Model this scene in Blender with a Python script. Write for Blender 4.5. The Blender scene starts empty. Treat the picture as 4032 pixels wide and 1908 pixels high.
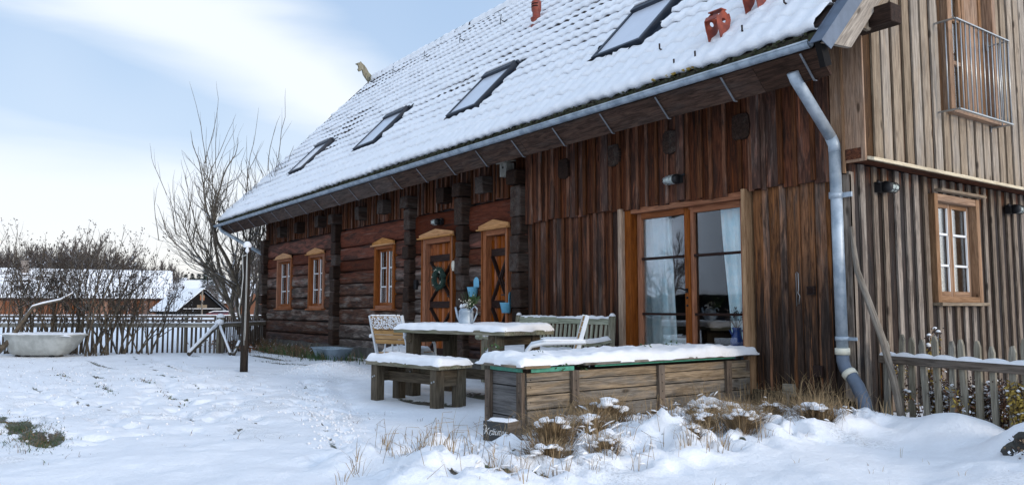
import bpy, math, random
import numpy as np
from mathutils import Vector, Matrix, noise as mnoise
R = math.radians
rng = random.Random(7)
SC = bpy.context.scene
COL = SC.collection
# ------------------------------------------------------------------ camera
cam = bpy.data.objects.new('camera', bpy.data.cameras.new('camera')); COL.objects.link(cam)
cam.data.sensor_width = 36; cam.data.lens = 27.57
cam.data.clip_start = 0.05; cam.data.clip_end = 2000
HD = R(144.43)
cam.location = (4.09, -6.83, 1.0)
cam.rotation_euler = (R(90 + 4.78), 0, HD - R(90))
SC.camera = cam
# ------------------------------------------------------------------ light
SUN_EL, SUN_AZ = 13.0, 14.0           # azimuth of the sun, degrees from +x towards +y
w = bpy.data.worlds.new('World'); SC.world = w; w.use_nodes = True
nt = w.node_tree; N = nt.nodes; L = nt.links; N.clear()
def nd(t, nt_=None, **k):
    n = (nt_ or nt).nodes.new(t)
    for a, b in k.items():
        if a.startswith('i_'): n.inputs[int(a[2:])].default_value = b
        else: setattr(n, a, b)
    return n
def math_n(t, op, a, b=None, c=None, clamp=False):
    n = t.nodes.new('ShaderNodeMath'); n.operation = op; n.use_clamp = clamp
    for i, v in enumerate((a, b, c)):
        if v is None: continue
        if isinstance(v, (int, float)): n.inputs[i].default_value = v
        else: t.links.new(v, n.inputs[i])
    return n.outputs[0]
def smooth(t, v, a, b):
    n = t.nodes.new('ShaderNodeMapRange'); n.interpolation_type = 'SMOOTHSTEP'
    t.links.new(v, n.inputs[0]); n.inputs[1].default_value = a; n.inputs[2].default_value = b
    return n.outputs[0]
def mixc(t, f, a, b, blend='MIX'):
    n = t.nodes.new('ShaderNodeMix'); n.data_type = 'RGBA'; n.blend_type = blend
    for s, v in ((n.inputs[0], f), (n.inputs[6], a), (n.inputs[7], b)):
        if isinstance(v, (int, float)): s.default_value = v
        elif isinstance(v, tuple): s.default_value = (*v[:3], 1)
        else: t.links.new(v, s)
    return n.outputs[2]
sky = nd('ShaderNodeTexSky'); sky.sky_type = 'NISHITA'; sky.sun_disc = False
sky.sun_elevation = R(SUN_EL); sky.sun_rotation = R(90 - SUN_AZ); sky.air_density = 1.0; sky.dust_density = 0.6; sky.ozone_density = 2.0
tc = nd('ShaderNodeTexCoord')
def dotn(v):
    n = nd('ShaderNodeVectorMath', operation='DOT_PRODUCT'); L.new(tc.outputs['Generated'], n.inputs[0]); n.inputs[1].default_value = v
    return n.outputs['Value']
mp = nd('ShaderNodeMapping'); mp.inputs['Rotation'].default_value = (0.35, 0.45, 0.3); mp.inputs['Scale'].default_value = (1.3, 1.3, 5.0)
L.new(tc.outputs['Generated'], mp.inputs[0])
n1 = nd('ShaderNodeTexNoise'); n1.inputs['Scale'].default_value = 2.2; n1.inputs['Detail'].default_value = 5; n1.inputs['Roughness'].default_value = .45; n1.inputs['Distortion'].default_value = .5
L.new(mp.outputs[0], n1.inputs['Vector'])
n2 = nd('ShaderNodeTexNoise'); n2.inputs['Scale'].default_value = 1.3; n2.inputs['Detail'].default_value = 3
L.new(tc.outputs['Generated'], n2.inputs['Vector'])
def pixdir(x, y):
    p = R(4.78); f = 3088.
    h = Vector((math.cos(HD), math.sin(HD), 0)); r = Vector((math.sin(HD), -math.cos(HD), 0))
    fw = h * math.cos(p) + Vector((0, 0, math.sin(p))); up = -h * math.sin(p) + Vector((0, 0, math.cos(p)))
    return (fw + r * ((x - 2016) / f) - up * ((y - 954) / f)).normalized()
# a long streak of thin cloud climbing the sky, lying along a great circle
sn = pixdir(620, 0).cross(pixdir(1500, 520)).normalized()
wob = math_n(nt, 'MULTIPLY_ADD', n1.outputs[0], .13, -.065)
streak = math_n(nt, 'ADD', dotn(sn), wob)
s_mask = smooth(nt, math_n(nt, 'ABSOLUTE', streak), .105, .015)
elev = math_n(nt, 'ADD', dotn((0, 0, 1)), math_n(nt, 'MULTIPLY_ADD', n1.outputs[0], .10, -.05))
h_mask = smooth(nt, elev, .235, .15)
c_mask = smooth(nt, n2.outputs[0], .36, .80)
m = math_n(nt, 'MAXIMUM', s_mask, h_mask)
m = math_n(nt, 'MAXIMUM', m, c_mask)
m = math_n(nt, 'MULTIPLY_ADD', m, .82, .06)
warm = smooth(nt, dotn((0, 0, 1)), .16, .0)
ccol = mixc(nt, warm, (8.5, 8.95, 9.45), (9.0, 8.65, 8.0))
bmix = smooth(nt, dotn((0, 0, 1)), .05, .6)
blue = mixc(nt, bmix, (4.6, 6.3, 8.7), (3.9, 5.6, 8.3))
skyc = mixc(nt, .75, sky.outputs[0], blue)
col = mixc(nt, m, skyc, ccol)
# the half of the sky round the low sun is brighter
gl_ = smooth(nt, dotn((math.cos(R(SUN_AZ)), math.sin(R(SUN_AZ)), .25)), -.25, .95)
gain = math_n(nt, 'MULTIPLY_ADD', gl_, .80, .92)
vm = nd('ShaderNodeVectorMath', operation='SCALE'); L.new(col, vm.inputs[0]); L.new(gain, vm.inputs['Scale']); col = vm.outputs[0]
bg = nd('ShaderNodeBackground'); bg.inputs['Strength'].default_value = .10
L.new(col, bg.inputs[0])
wo = nd('ShaderNodeOutputWorld'); L.new(bg.outputs[0], wo.inputs[0])
sun = bpy.data.objects.new('sun', bpy.data.lights.new('sun', 'SUN')); COL.objects.link(sun)
sun.data.energy = 1.3; sun.data.angle = R(14); sun.data.color = (1, .84, .66)
sdv = Vector((math.cos(R(SUN_EL)) * math.cos(R(SUN_AZ)), math.cos(R(SUN_EL)) * math.sin(R(SUN_AZ)), math.sin(R(SUN_EL))))
sun.rotation_euler = sdv.to_track_quat('Z', 'Y').to_euler()
SC.view_settings.view_transform = 'Standard'; SC.view_settings.look = 'None'
SC.view_settings.exposure = 0.37; SC.view_settings.gamma = 1
try:
    SC.cycles.max_bounces = 7; SC.cycles.transparent_max_bounces = 12
except Exception: pass
# ------------------------------------------------------------------ materials
def newmat(name):
    mt = bpy.data.materials.new(name); mt.use_nodes = True; t = mt.node_tree; t.nodes.clear()
    o = t.nodes.new('ShaderNodeOutputMaterial'); b = t.nodes.new('ShaderNodeBsdfPrincipled')
    t.links.new(b.outputs[0], o.inputs[0]); return mt, t, b
def attr(t, name):
    a = t.nodes.new('ShaderNodeAttribute'); a.attribute_name = name; return a
def noisen(t, vec, scale=5, detail=4, rough=.55, dist=0):
    n = t.nodes.new('ShaderNodeTexNoise'); n.inputs['Scale'].default_value = scale; n.inputs['Detail'].default_value = detail
    n.inputs['Roughness'].default_value = rough; n.inputs['Distortion'].default_value = dist
    if vec is not None: t.links.new(vec, n.inputs['Vector'])
    return n.outputs[0]
def mapn(t, vec, sc):
    n = t.nodes.new('ShaderNodeMapping'); n.inputs['Scale'].default_value = sc; t.links.new(vec, n.inputs[0]); return n.outputs[0]
def bump(t, b, h, strength=.5, dist=.01):
    n = t.nodes.new('ShaderNodeBump'); n.inputs['Strength'].default_value = strength; n.inputs['Distance'].default_value = dist
    t.links.new(h, n.inputs['Height']); t.links.new(n.outputs[0], b.inputs['Normal'])
def pos(t):
    return t.nodes.new('ShaderNodeNewGeometry').outputs['Position']
def sepz(t, v, k='Z'):
    s = t.nodes.new('ShaderNodeSeparateXYZ'); t.links.new(v, s.inputs[0]); return s.outputs[k]
def wood(name, a, b, grey=(.28, .25, .22), g=(.45, .75), gmax=.8, zst=None, zcol=(.02, .017, .015), var=.35, knots=.5, zred=None, cross=1.0, rough=.75, bmp=.6, streaks=None, blot=None):
    """a, b: fresh dark / light; grey weathering by noise; zst=(z0,z1) darkens below; zred=(z0,z1,col) other colour above"""
    mt, t, bs = newmat(name)
    gc = attr(t, 'gc').outputs['Vector']; rnd = attr(t, 'rnd').outputs['Fac']
    f1 = noisen(t, mapn(t, gc, (1.3, 16 * cross, 16 * cross)), 2.6, 6, .6, .9)
    f2 = noisen(t, mapn(t, gc, (3.0, 110 * cross, 110 * cross)), 2.0, 4, .65, .3)
    f = math_n(t, 'ADD', math_n(t, 'MULTIPLY', f1, .62), math_n(t, 'MULTIPLY', f2, .38))
    ff = smooth(t, f, .34, .66)
    c = mixc(t, ff, a, b)
    gm = noisen(t, mapn(t, gc, (.9, 5, 5)), 1.7, 5, .6, .4)
    gm = math_n(t, 'ADD', gm, math_n(t, 'MULTIPLY_ADD', rnd, .36, -.18))
    gk = math_n(t, 'MULTIPLY', smooth(t, gm, g[0], g[1]), gmax)
    gcol = mixc(t, ff, tuple(x * .42 for x in grey), grey)
    c = mixc(t, gk, c, gcol)
    P = pos(t); z = sepz(t, P)
    nz = noisen(t, mapn(t, gc, (.8, 7, 7)), 2.0, 4, .6)
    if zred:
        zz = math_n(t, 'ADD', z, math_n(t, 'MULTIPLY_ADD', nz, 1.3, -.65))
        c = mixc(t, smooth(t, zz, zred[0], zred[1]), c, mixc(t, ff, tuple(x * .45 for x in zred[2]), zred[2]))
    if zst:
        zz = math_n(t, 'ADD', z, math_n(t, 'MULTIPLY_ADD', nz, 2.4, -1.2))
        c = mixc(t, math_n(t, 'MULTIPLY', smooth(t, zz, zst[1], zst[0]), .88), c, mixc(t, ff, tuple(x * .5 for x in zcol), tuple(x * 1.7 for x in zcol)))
    if streaks:
        st = smooth(t, noisen(t, mapn(t, gc, (.5, 22, 22)), 1.6, 4, .6), streaks[0], streaks[1])
        c = mixc(t, math_n(t, 'MULTIPLY', st, streaks[2]), c, streaks[3])
    if blot:
        bn = noisen(t, mapn(t, gc, (1.1, 6, 6)), 1.3, 6, .68, .6)
        bn = math_n(t, 'ADD', bn, math_n(t, 'MULTIPLY_ADD', rnd, .20, -.10))
        c = mixc(t, math_n(t, 'MULTIPLY', smooth(t, bn, blot[0], blot[1]), blot[2]), c, mixc(t, ff, tuple(x * .45 for x in blot[3]), blot[3]))
    # knots
    if knots:
        vo = t.nodes.new('ShaderNodeTexVoronoi'); vo.inputs['Scale'].default_value = 1.0
        t.links.new(mapn(t, gc, (2.6, 7.5, 7.5)), vo.inputs['Vector'])
        sel = math_n(t, 'GREATER_THAN', sepz(t, vo.outputs['Color'], 'X'), .45)
        kn = math_n(t, 'MULTIPLY', smooth(t, vo.outputs['Distance'], .17, .06), math_n(t, 'MULTIPLY', sel, knots))
        c = mixc(t, kn, c, tuple(x * .28 for x in a))
    hs = t.nodes.new('ShaderNodeHueSaturation'); t.links.new(c, hs.inputs['Color'])
    t.links.new(math_n(t, 'MULTIPLY_ADD', rnd, 2 * var, 1 - var), hs.inputs['Value'])
    t.links.new(math_n(t, 'MULTIPLY_ADD', rnd, -.25, 1.12), hs.inputs['Saturation'])
    t.links.new(hs.outputs[0], bs.inputs['Base Color']); bs.inputs['Roughness'].default_value = rough
    bs.inputs['Specular IOR Level'].default_value = .12
    bump(t, bs, math_n(t, 'ADD', f, math_n(t, 'MULTIPLY', f2, .4)), bmp, .012)
    return mt
def plain(name, c, rough=.5, metal=0, nz=0, nscale=8, c2=None, bmp=0, spec=.5):
    mt, t, b = newmat(name)
    b.inputs['Roughness'].default_value = rough; b.inputs['Metallic'].default_value = metal; b.inputs['Specular IOR Level'].default_value = spec
    P = pos(t); f = noisen(t, P, nscale, 5, .6)
    cc = mixc(t, smooth(t, f, .35, .65), c, c2 if c2 else tuple(min(1, x * (1 - nz)) for x in c))
    t.links.new(cc, b.inputs['Base Color'])
    if bmp: bump(t, b, f, bmp, .01)
    return mt
def snowmat(name, base=(.83, .84, .865), ground=False):
    mt, t, b = newmat(name)
    P = pos(t)
    f = noisen(t, P, 26, 6, .6); g = noisen(t, P, 140, 3, .6); h_ = noisen(t, P, 5, 4, .55)
    c = mixc(t, smooth(t, h_, .3, .7), base, tuple(x * .95 for x in base))
    if ground:
        bare = attr(t, 'bare').outputs['Fac']  # bare ground, plus the shade painted along the trodden tracks
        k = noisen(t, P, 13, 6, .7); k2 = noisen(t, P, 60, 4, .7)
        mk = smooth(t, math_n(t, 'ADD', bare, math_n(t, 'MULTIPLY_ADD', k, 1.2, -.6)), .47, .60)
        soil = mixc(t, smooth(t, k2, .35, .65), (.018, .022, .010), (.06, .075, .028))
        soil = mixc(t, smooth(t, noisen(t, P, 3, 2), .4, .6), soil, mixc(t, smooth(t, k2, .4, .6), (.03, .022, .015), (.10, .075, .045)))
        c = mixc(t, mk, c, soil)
        dd = attr(t, 'dirt').outputs['Fac']
        c = mixc(t, math_n(t, 'MULTIPLY', dd, smooth(t, k2, .45, .62)), c, (.16, .15, .12))
    t.links.new(c, b.inputs['Base Color'])
    b.inputs['Roughness'].default_value = .55; b.inputs['Specular IOR Level'].default_value = .3
    try:
        b.inputs['Sheen Weight'].default_value = .08
    except Exception: pass
    bump(t, b, math_n(t, 'ADD', f, math_n(t, 'MULTIPLY', g, .5)), .7, .016)
    return mt
def glassmat(name, tint=(.95, .97, .98), refl=.55):
    mt, t, b = newmat(name)
    o = [n for n in t.nodes if n.type == 'OUTPUT_MATERIAL'][0]; t.nodes.remove(b)
    tr = t.nodes.new('ShaderNodeBsdfTransparent'); tr.inputs[0].default_value = (*tint, 1)
    gl = t.nodes.new('ShaderNodeBsdfGlossy'); gl.inputs['Roughness'].default_value = .015; gl.inputs[0].default_value = (.95, .95, .95, 1)
    fr = t.nodes.new('ShaderNodeFresnel'); fr.inputs[0].default_value = 1.45
    wv = noisen(t, pos(t), 1.6, 2, .5)
    bp = t.nodes.new('ShaderNodeBump'); bp.inputs['Strength'].default_value = .12; bp.inputs['Distance'].default_value = .02
    t.links.new(wv, bp.inputs['Height']); t.links.new(bp.outputs[0], gl.inputs['Normal'])
    mx = t.nodes.new('ShaderNodeMixShader')
    t.links.new(math_n(t, 'MULTIPLY_ADD', fr.outputs[0], .75, refl, clamp=True), mx.inputs[0])
    t.links.new(tr.outputs[0], mx.inputs[1]); t.links.new(gl.outputs[0], mx.inputs[2]); t.links.new(mx.outputs[0], o.inputs[0])
    return mt
def twigmat(name, c, snow=.5, c2=None):
    mt, t, b = newmat(name)
    g = t.nodes.new('ShaderNodeNewGeometry'); nz = sepz(t, g.outputs['Normal'])
    f = noisen(t, g.outputs['Position'], 9, 4, .7)
    base = mixc(t, smooth(t, f, .35, .65), c, c2 or tuple(x * 1.9 for x in c))
    mk = math_n(t, 'MULTIPLY', smooth(t, nz, .45, .75), smooth(t, noisen(t, g.outputs['Position'], 3.1, 3), .62 - .3 * snow, .68 - .3 * snow))
    cc = mixc(t, mk, base, (.82, .85, .9)) if snow else base
    t.links.new(cc, b.inputs['Base Color']); b.inputs['Roughness'].default_value = .85
    return mt
M = {}
M['clad_up'] = wood('cladding_upper', (.036, .013, .008), (.17, .060, .030), (.24, .19, .16), (.64, .86), .65, var=.48, knots=.85, streaks=(.56, .70, .65, (.30, .095, .036)), blot=(.46, .60, .82, (.040, .022, .017)))
M['clad_bat'] = wood('cladding_battens', (.045, .018, .010), (.20, .078, .036), (.20, .17, .15), (.60, .84), .7, var=.55, streaks=(.56, .70, .5, (.03, .018, .013)), blot=(.50, .64, .75, (.045, .026, .020)))
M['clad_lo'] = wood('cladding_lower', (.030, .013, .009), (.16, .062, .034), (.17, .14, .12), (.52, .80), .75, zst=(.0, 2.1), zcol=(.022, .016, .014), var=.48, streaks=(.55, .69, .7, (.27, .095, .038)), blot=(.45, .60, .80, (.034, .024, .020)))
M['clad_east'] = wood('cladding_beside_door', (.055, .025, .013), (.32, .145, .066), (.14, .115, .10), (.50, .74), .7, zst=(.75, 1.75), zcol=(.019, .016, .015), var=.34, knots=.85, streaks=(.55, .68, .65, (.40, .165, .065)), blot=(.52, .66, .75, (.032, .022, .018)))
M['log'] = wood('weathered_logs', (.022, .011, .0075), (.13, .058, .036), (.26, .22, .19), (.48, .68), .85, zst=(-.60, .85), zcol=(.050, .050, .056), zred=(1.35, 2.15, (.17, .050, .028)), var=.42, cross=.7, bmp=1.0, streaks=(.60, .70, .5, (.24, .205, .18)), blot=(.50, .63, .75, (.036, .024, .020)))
M['log_end'] = wood('dark_log_ends', (.013, .008, .006), (.055, .031, .022), (.09, .075, .065), (.50, .76), .6, var=.45, cross=.8)
M['gable_up'] = wood('pale_larch_boards', (.17, .125, .088), (.41, .330, .245), (.32, .285, .245), (.40, .70), .65, var=.24, knots=.8, streaks=(.56, .68, .45, (.13, .105, .085)))
M['gable_bat'] = wood('board_gaps', (.045, .026, .016), (.14, .08, .045), (.05, .045, .04), (.5, .7), .5, var=.3)
M['gable_lo'] = wood('dark_boards', (.014, .010, .009), (.060, .042, .034), (.045, .04, .04), (.40, .65), .8, zred=(2.15, 2.65, (.24, .075, .024)), var=.3, bmp=.9)
M['gable_lobat'] = wood('grey_battens', (.10, .072, .054), (.34, .27, .21), (.32, .275, .235), (.4, .7), .7, zred=(2.35, 2.95, (.26, .10, .04)), var=.30, knots=.8, streaks=(.54, .68, .7, (.045, .036, .032)), bmp=.9, blot=(.54, .68, .6, (.06, .045, .038)))
M['return'] = wood('brown_return_boards', (.17, .095, .054), (.38, .235, .145), (.26, .22, .19), (.55, .85), .4, var=.15, knots=.8)
M['tan'] = wood('tan_door_posts', (.24, .145, .085), (.52, .345, .22), (.34, .28, .23), (.5, .8), .5, var=.12, knots=.6)
M['orange'] = wood('oiled_orange_wood', (.155, .052, .021), (.36, .132, .052), (.30, .16, .09), (.55, .85), .4, var=.2, knots=.4, streaks=(.6, .72, .4, (.12, .05, .025)))
M['cream'] = wood('cream_ledge', (.50, .40, .26), (.78, .68, .50), (.5, .42, .3), (.55, .8), .4, var=.1, knots=.3)
M['orange_pale'] = wood('pale_orange_wood', (.36, .17, .07), (.62, .34, .155), (.5, .33, .2), (.55, .8), .4, var=.14, knots=.4)
M['door'] = wood('door_boards', (.16, .044, .014), (.38, .118, .034), (.3, .12, .05), (.6, .9), .3, var=.28, knots=.4, streaks=(.56, .7, .4, (.11, .032, .014)), blot=(.56, .70, .5, (.10, .030, .013)))
M['brace'] = wood('dark_brace', (.013, .008, .007), (.045, .023, .018), (.06, .045, .04), (.5, .8), .4, var=.3)
M['fascia'] = wood('eaves_board', (.024, .014, .010), (.10, .058, .042), (.09, .075, .068), (.45, .75), .5, var=.30, cross=.6, bmp=.9)
M['table'] = wood('green_grey_timber', (.11, .095, .065), (.33, .305, .235), (.185, .20, .125), (.42, .70), .75, var=.2)
M['table_leg'] = wood('dark_timber', (.045, .036, .026), (.145, .118, .085), (.09, .088, .060), (.45, .75), .6, var=.25)  # darker, browner timber for legs, crossbars and the sill beam
M['planter'] = wood('planter_boards', (.14, .100, .062), (.40, .305, .205), (.21, .195, .175), (.42, .64), .85, var=.18, knots=.8, streaks=(.58, .70, .5, (.10, .085, .075)), bmp=.9, blot=(.56, .70, .5, (.10, .085, .07)))
M['planter_shaded'] = wood('planter_boards_shaded', (.065, .060, .058), (.19, .18, .175), (.12, .12, .12), (.4, .7), .5, var=.2)  # greyer, darker copy of the planter wood, shade painted into its colour
M['planter_post'] = wood('planter_battens', (.07, .052, .040), (.21, .165, .13), (.12, .11, .10), (.4, .7), .6, var=.2)
M['picket'] = wood('picket_wood', (.13, .115, .085), (.38, .345, .275), (.24, .23, .205), (.4, .7), .7, var=.25)
M['picket_far'] = wood('dark_picket_wood', (.035, .026, .020), (.12, .09, .07), (.17, .16, .15), (.5, .75), .7, var=.4)
M['slat'] = wood('silvered_slats', (.17, .165, .12), (.46, .45, .36), (.26, .31, .20), (.42, .70), .6, var=.18)
M['chairwood'] = wood('chair_slats', (.30, .17, .07), (.55, .34, .16), (.4, .3, .2), (.5, .8), .4, var=.15)
M['bark'] = wood('pole_bark', (.10, .082, .065), (.30, .26, .215), (.25, .235, .21), (.4, .7), .7, var=.1, cross=.5)
M['postwood'] = wood('old_post', (.014, .011, .009), (.052, .040, .032), (.05, .048, .036), (.45, .7), .6, var=.1)
M['barnwall'] = wood('barn_boards', (.10, .042, .024), (.27, .115, .060), (.22, .14, .10), (.45, .75), .6, var=.4)
M['black'] = plain('tarred_black', (.010, .009, .009), .8, spec=.1)
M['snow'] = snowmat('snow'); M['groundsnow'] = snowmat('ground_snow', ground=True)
M['tile'] = plain('mossy_clay_tile', (.055, .030, .024), .8, c2=(.020, .018, .016), nscale=14, bmp=.3)
M['eavetile'] = plain('mossy_eaves_tile', (.045, .035, .026), .9, c2=(.05, .06, .025), nscale=30, bmp=.5)
M['zinc'] = plain('zinc', (.36, .42, .48), .5, .35, c2=(.19, .24, .29), nscale=7)
M['zinctub'] = plain('pale_blue_zinc', (.27, .34, .40), .5, .1, nz=.2)
M['zincd'] = plain('galvanised_pipe', (.43, .49, .55), .5, .30, c2=(.23, .29, .35), nscale=5)
M['flash'] = plain('slate_blue_flashing', (.11, .14, .19), .5, .3, nz=.2)
M['skyframe'] = plain('dark_blue_grey_frame', (.022, .030, .045), .45, .2)
M['skyglass'] = plain('sky_toned_roof_pane', (.60, .63, .70), .25, 0, nz=.06, nscale=2)  # opaque pane, the sky's reflection is put into its pale colour
M['terra'] = plain('red_coated_metal', (.29, .052, .024), .5, c2=(.17, .032, .018), nscale=14)
M['iron'] = plain('dark_iron', (.02, .02, .022), .5, .6)
M['steel'] = plain('galvanised_steel', (.42, .44, .45), .35, .75, nz=.2)
M['strap'] = plain('dull_strap', (.20, .21, .23), .5, .4, nz=.3)
M['white'] = plain('white_paint', (.74, .75, .76), .45, nz=.05)
M['chairmetal'] = plain('pale_chair_metal', (.62, .65, .68), .4, .1, nz=.08)
M['tub'] = plain('old_enamel', (.40, .41, .39), .5, c2=(.28, .29, .27), nscale=5)
M['blue'] = plain('light_blue_enamel', (.16, .46, .66), .35, nz=.1)
M['vase'] = plain('cobalt_glaze', (.02, .06, .25), .2)
M['green'] = plain('green_liner', (.06, .30, .21), .6, nz=.3, nscale=20)
M['room'] = plain('dark_room', (.018, .018, .022), .9)
M['furn'] = plain('dark_furniture', (.03, .035, .06), .7)
M['curtain'] = plain('teal_white_curtain', (.66, .86, .92), .9, c2=(.86, .94, .95), nscale=9)
M['lace'] = plain('white_net_curtain', (.6, .62, .62), .9, nz=.2, nscale=60)
M['glass'] = glassmat('window_glass', refl=.0)
M['glassw'] = glassmat('old_window_glass', refl=.06)
M['lampglass'] = plain('lamp_glass', (.42, .48, .45), .12, 0, nz=.2, spec=.8)
M['rubber'] = plain('cream_sleeve', (.62, .60, .50), .6)
M['rope'] = plain('pale_rope', (.42, .42, .40), .8)
M['twig'] = twigmat('shrub_bark', (.040, .031, .022), .6, (.11, .085, .056))
M['twig_far'] = twigmat('distant_twigs', (.060, .048, .042), .35, (.12, .10, .09))
M['treebark'] = twigmat('fruit_tree_bark', (.060, .048, .036), .6, (.15, .12, .085))
M['seed'] = twigmat('seed_heads', (.016, .010, .008), .25, (.045, .030, .022))
M['conifer'] = twigmat('conifer_green', (.010, .022, .014), .15, (.022, .042, .028))
M['straw'] = twigmat('dry_straw', (.17, .108, .052), .0, (.38, .27, .145))
M['strawdark'] = twigmat('brown_grass', (.075, .048, .024), .10, (.21, .145, .080))
M['leafgreen'] = twigmat('green_leaf', (.022, .055, .016), .1, (.05, .10, .03))
M['rust'] = twigmat('rust_leaves', (.11, .045, .024), .3, (.30, .15, .08))
M['gold'] = twigmat('golden_seed', (.24, .16, .03), .2, (.46, .33, .07))
M['brownl'] = twigmat('dark_stems', (.030, .018, .014), .35, (.085, .050, .035))
M['needle'] = twigmat('wreath_needles', (.010, .030, .022), 0, (.03, .07, .05))
M['red'] = plain('red_paint', (.16, .012, .010), .5)
M['tyre'] = plain('black_rubber', (.012, .012, .012), .8)
M['stone'] = plain('dark_stone', (.022, .020, .018), .8, c2=(.05, .048, .04), nscale=9, bmp=.6)
M['foundation'] = plain('field_stone', (.10, .095, .085), .9, c2=(.05, .045, .04), nscale=6, bmp=.8)
M['brick'] = plain('chimney_brick', (.22, .19, .17), .9, nz=.3)
M['slate'] = plain('blackboard', (.030, .032, .034), .6, c2=(.045, .042, .038), nscale=22)
M['chalk'] = plain('chalk_white', (.72, .72, .70), .8)
M['ivory'] = plain('ivory', (.62, .58, .48), .5)
# ------------------------------------------------------------------ mesh builder
def rot(ax, a): return Matrix.Rotation(a, 3, ax)
class MB:
    def __init__(s, mat=None): s.v = []; s.f = []; s.m = []; s.g = []; s.r = []; s.mat = mat; s.sm = []
    def add(s, vs, fs, mi=0, axis=0, rnd=None, smooth=False, gcs=None):
        b = len(s.v); r = rng.random() if rnd is None else rnd
        off = Vector((rng.random() * 50, rng.random() * 50, rng.random() * 50))
        for i, v in enumerate(vs):
            v = Vector(v); g = gcs[i] if gcs else ((v.x, v.y, v.z), (v.y, v.x, v.z), (v.z, v.x, v.y))[axis]
            s.g.append(Vector(g) + off); s.r.append(r)
            s.v.append(s.mat @ v if s.mat else v)
        for f in fs: s.f.append([b + i for i in f]); s.m.append(mi); s.sm.append(smooth)
        return s
    def box(s, c, d, rt=None, mi=0, axis=None, rnd=None, jit=0):
        if axis is None: axis = max(range(3), key=lambda i: d[i])
        c = Vector(c); h = Vector(d) / 2; vs = []; gl = []
        for x in (-1, 1):
            for y in (-1, 1):
                for z in (-1, 1):
                    p = Vector((x * h.x, y * h.y, z * h.z))
                    if jit: p += Vector([rng.uniform(-jit, jit) for _ in range(3)])
                    gl.append(((p.x, p.y, p.z), (p.y, p.x, p.z), (p.z, p.x, p.y))[axis])
                    if rt: p = rt @ p
                    vs.append(c + p)
        return s.add(vs, [(0, 1, 3, 2), (4, 6, 7, 5), (0, 4, 5, 1), (2, 3, 7, 6), (0, 2, 6, 4), (1, 5, 7, 3)], mi, axis, rnd, gcs=gl)
    def bar(s, a, b, wd, th, up=(0, 0, 1), mi=0, rnd=None):
        a = Vector(a); b = Vector(b); x = (b - a); l = x.length; x.normalize(); up = Vector(up)
        y = up.cross(x)
        if y.length < 1e-4: y = Vector((0, 1, 0)).cross(x)
        y.normalize(); z = x.cross(y)
        m3 = Matrix((x, y, z)).transposed()
        return s.box((a + b) / 2, (l, wd, th), m3, mi, 0, rnd)
    def tube(s, pts, rad, n=8, mi=0, caps=True, rnd=None, smooth=True):
        pts = [Vector(p) for p in pts]; k = len(pts)
        if not hasattr(rad, '__len__'): rad = [rad] * k
        vs = []; gl = []; fs = []; ref = None; L_ = 0
        for i in range(k):
            d = (pts[min(i + 1, k - 1)] - pts[max(i - 1, 0)])
            if d.length < 1e-6: d = Vector((0, 0, 1))
            d.normalize()
            if ref is None: ref = Vector((0, 0, 1)) if abs(d.z) < .9 else Vector((1, 0, 0))
            x = ref.cross(d)
            if x.length < 1e-4: x = Vector((1, .3, 0)).cross(d)
            x.normalize(); y = d.cross(x); ref = y.cross(d) * -1 if False else ref
            if i: L_ += (pts[i] - pts[i - 1]).length
            for j in range(n):
                a = 2 * math.pi * j / n
                vs.append(pts[i] + (x * math.cos(a) + y * math.sin(a)) * rad[i])
                gl.append((L_, math.cos(a) * rad[i] * 1.2, math.sin(a) * rad[i] * 1.2))
        for i in range(k - 1):
            for j in range(n):
                fs.append((i * n + j, i * n + (j + 1) % n, (i + 1) * n + (j + 1) % n, (i + 1) * n + j))
        if caps: fs.append(tuple(range(n))[::-1]); fs.append(tuple((k - 1) * n + j for j in range(n)))
        return s.add(vs, fs, mi, 0, rnd, smooth, gl)
    def prism(s, poly, a, b, plane='xz', mi=0, axis=0, rnd=None):
        """poly outline in a plane, extruded from a to b along the third axis"""
        n = len(poly)
        def P(p, q): return {'xz': (p[0], q, p[1]), 'yz': (q, p[0], p[1]), 'xy': (p[0], p[1], q)}[plane]
        vs = [P(p, a) for p in poly] + [P(p, b) for p in poly]
        fs = [tuple(range(n)), tuple(range(2 * n - 1, n - 1, -1))] + [(i, i + n, (i + 1) % n + n, (i + 1) % n) for i in range(n)]
        return s.add(vs, fs, mi, axis, rnd)
    def lathe(s, prof, n=24, mi=0, c=(0, 0, 0), axis='z', a0=0, a1=2 * math.pi, rt=None):
        vs = []; k = len(prof); full = abs(a1 - a0 - 2 * math.pi) < 1e-6; nn = n if full else n + 1
        for (r_, z_) in prof:
            for j in range(nn):
                a = a0 + (a1 - a0) * j / n; p = Vector((r_ * math.cos(a), r_ * math.sin(a), z_))
                if rt: p = rt @ p
                vs.append(p + Vector(c))
        fs = []
        for i in range(k - 1):
            for j in range(n):
                fs.append((i * nn + j, i * nn + (j + 1) % nn, (i + 1) * nn + (j + 1) % nn, (i + 1) * nn + j))
        return s.add(vs, fs, mi, 2, None, True)
    def build(s, name, mats, parent=None, bevel=0, recalc=True):
        me = bpy.data.meshes.new(name); me.from_pydata([tuple(v) for v in s.v], [], s.f)
        if not isinstance(mats, (list, tuple)): mats = [mats]
        for m_ in mats: me.materials.append(M[m_] if isinstance(m_, str) else m_)
        me.polygons.foreach_set('material_index', s.m); me.polygons.foreach_set('use_smooth', s.sm)
        a = me.attributes.new('gc', 'FLOAT_VECTOR', 'POINT'); a.data.foreach_set('vector', np.array([tuple(g) for g in s.g], dtype=np.float32).ravel())
        a = me.attributes.new('rnd', 'FLOAT', 'POINT'); a.data.foreach_set('value', np.array(s.r, dtype=np.float32))
        me.update()
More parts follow.
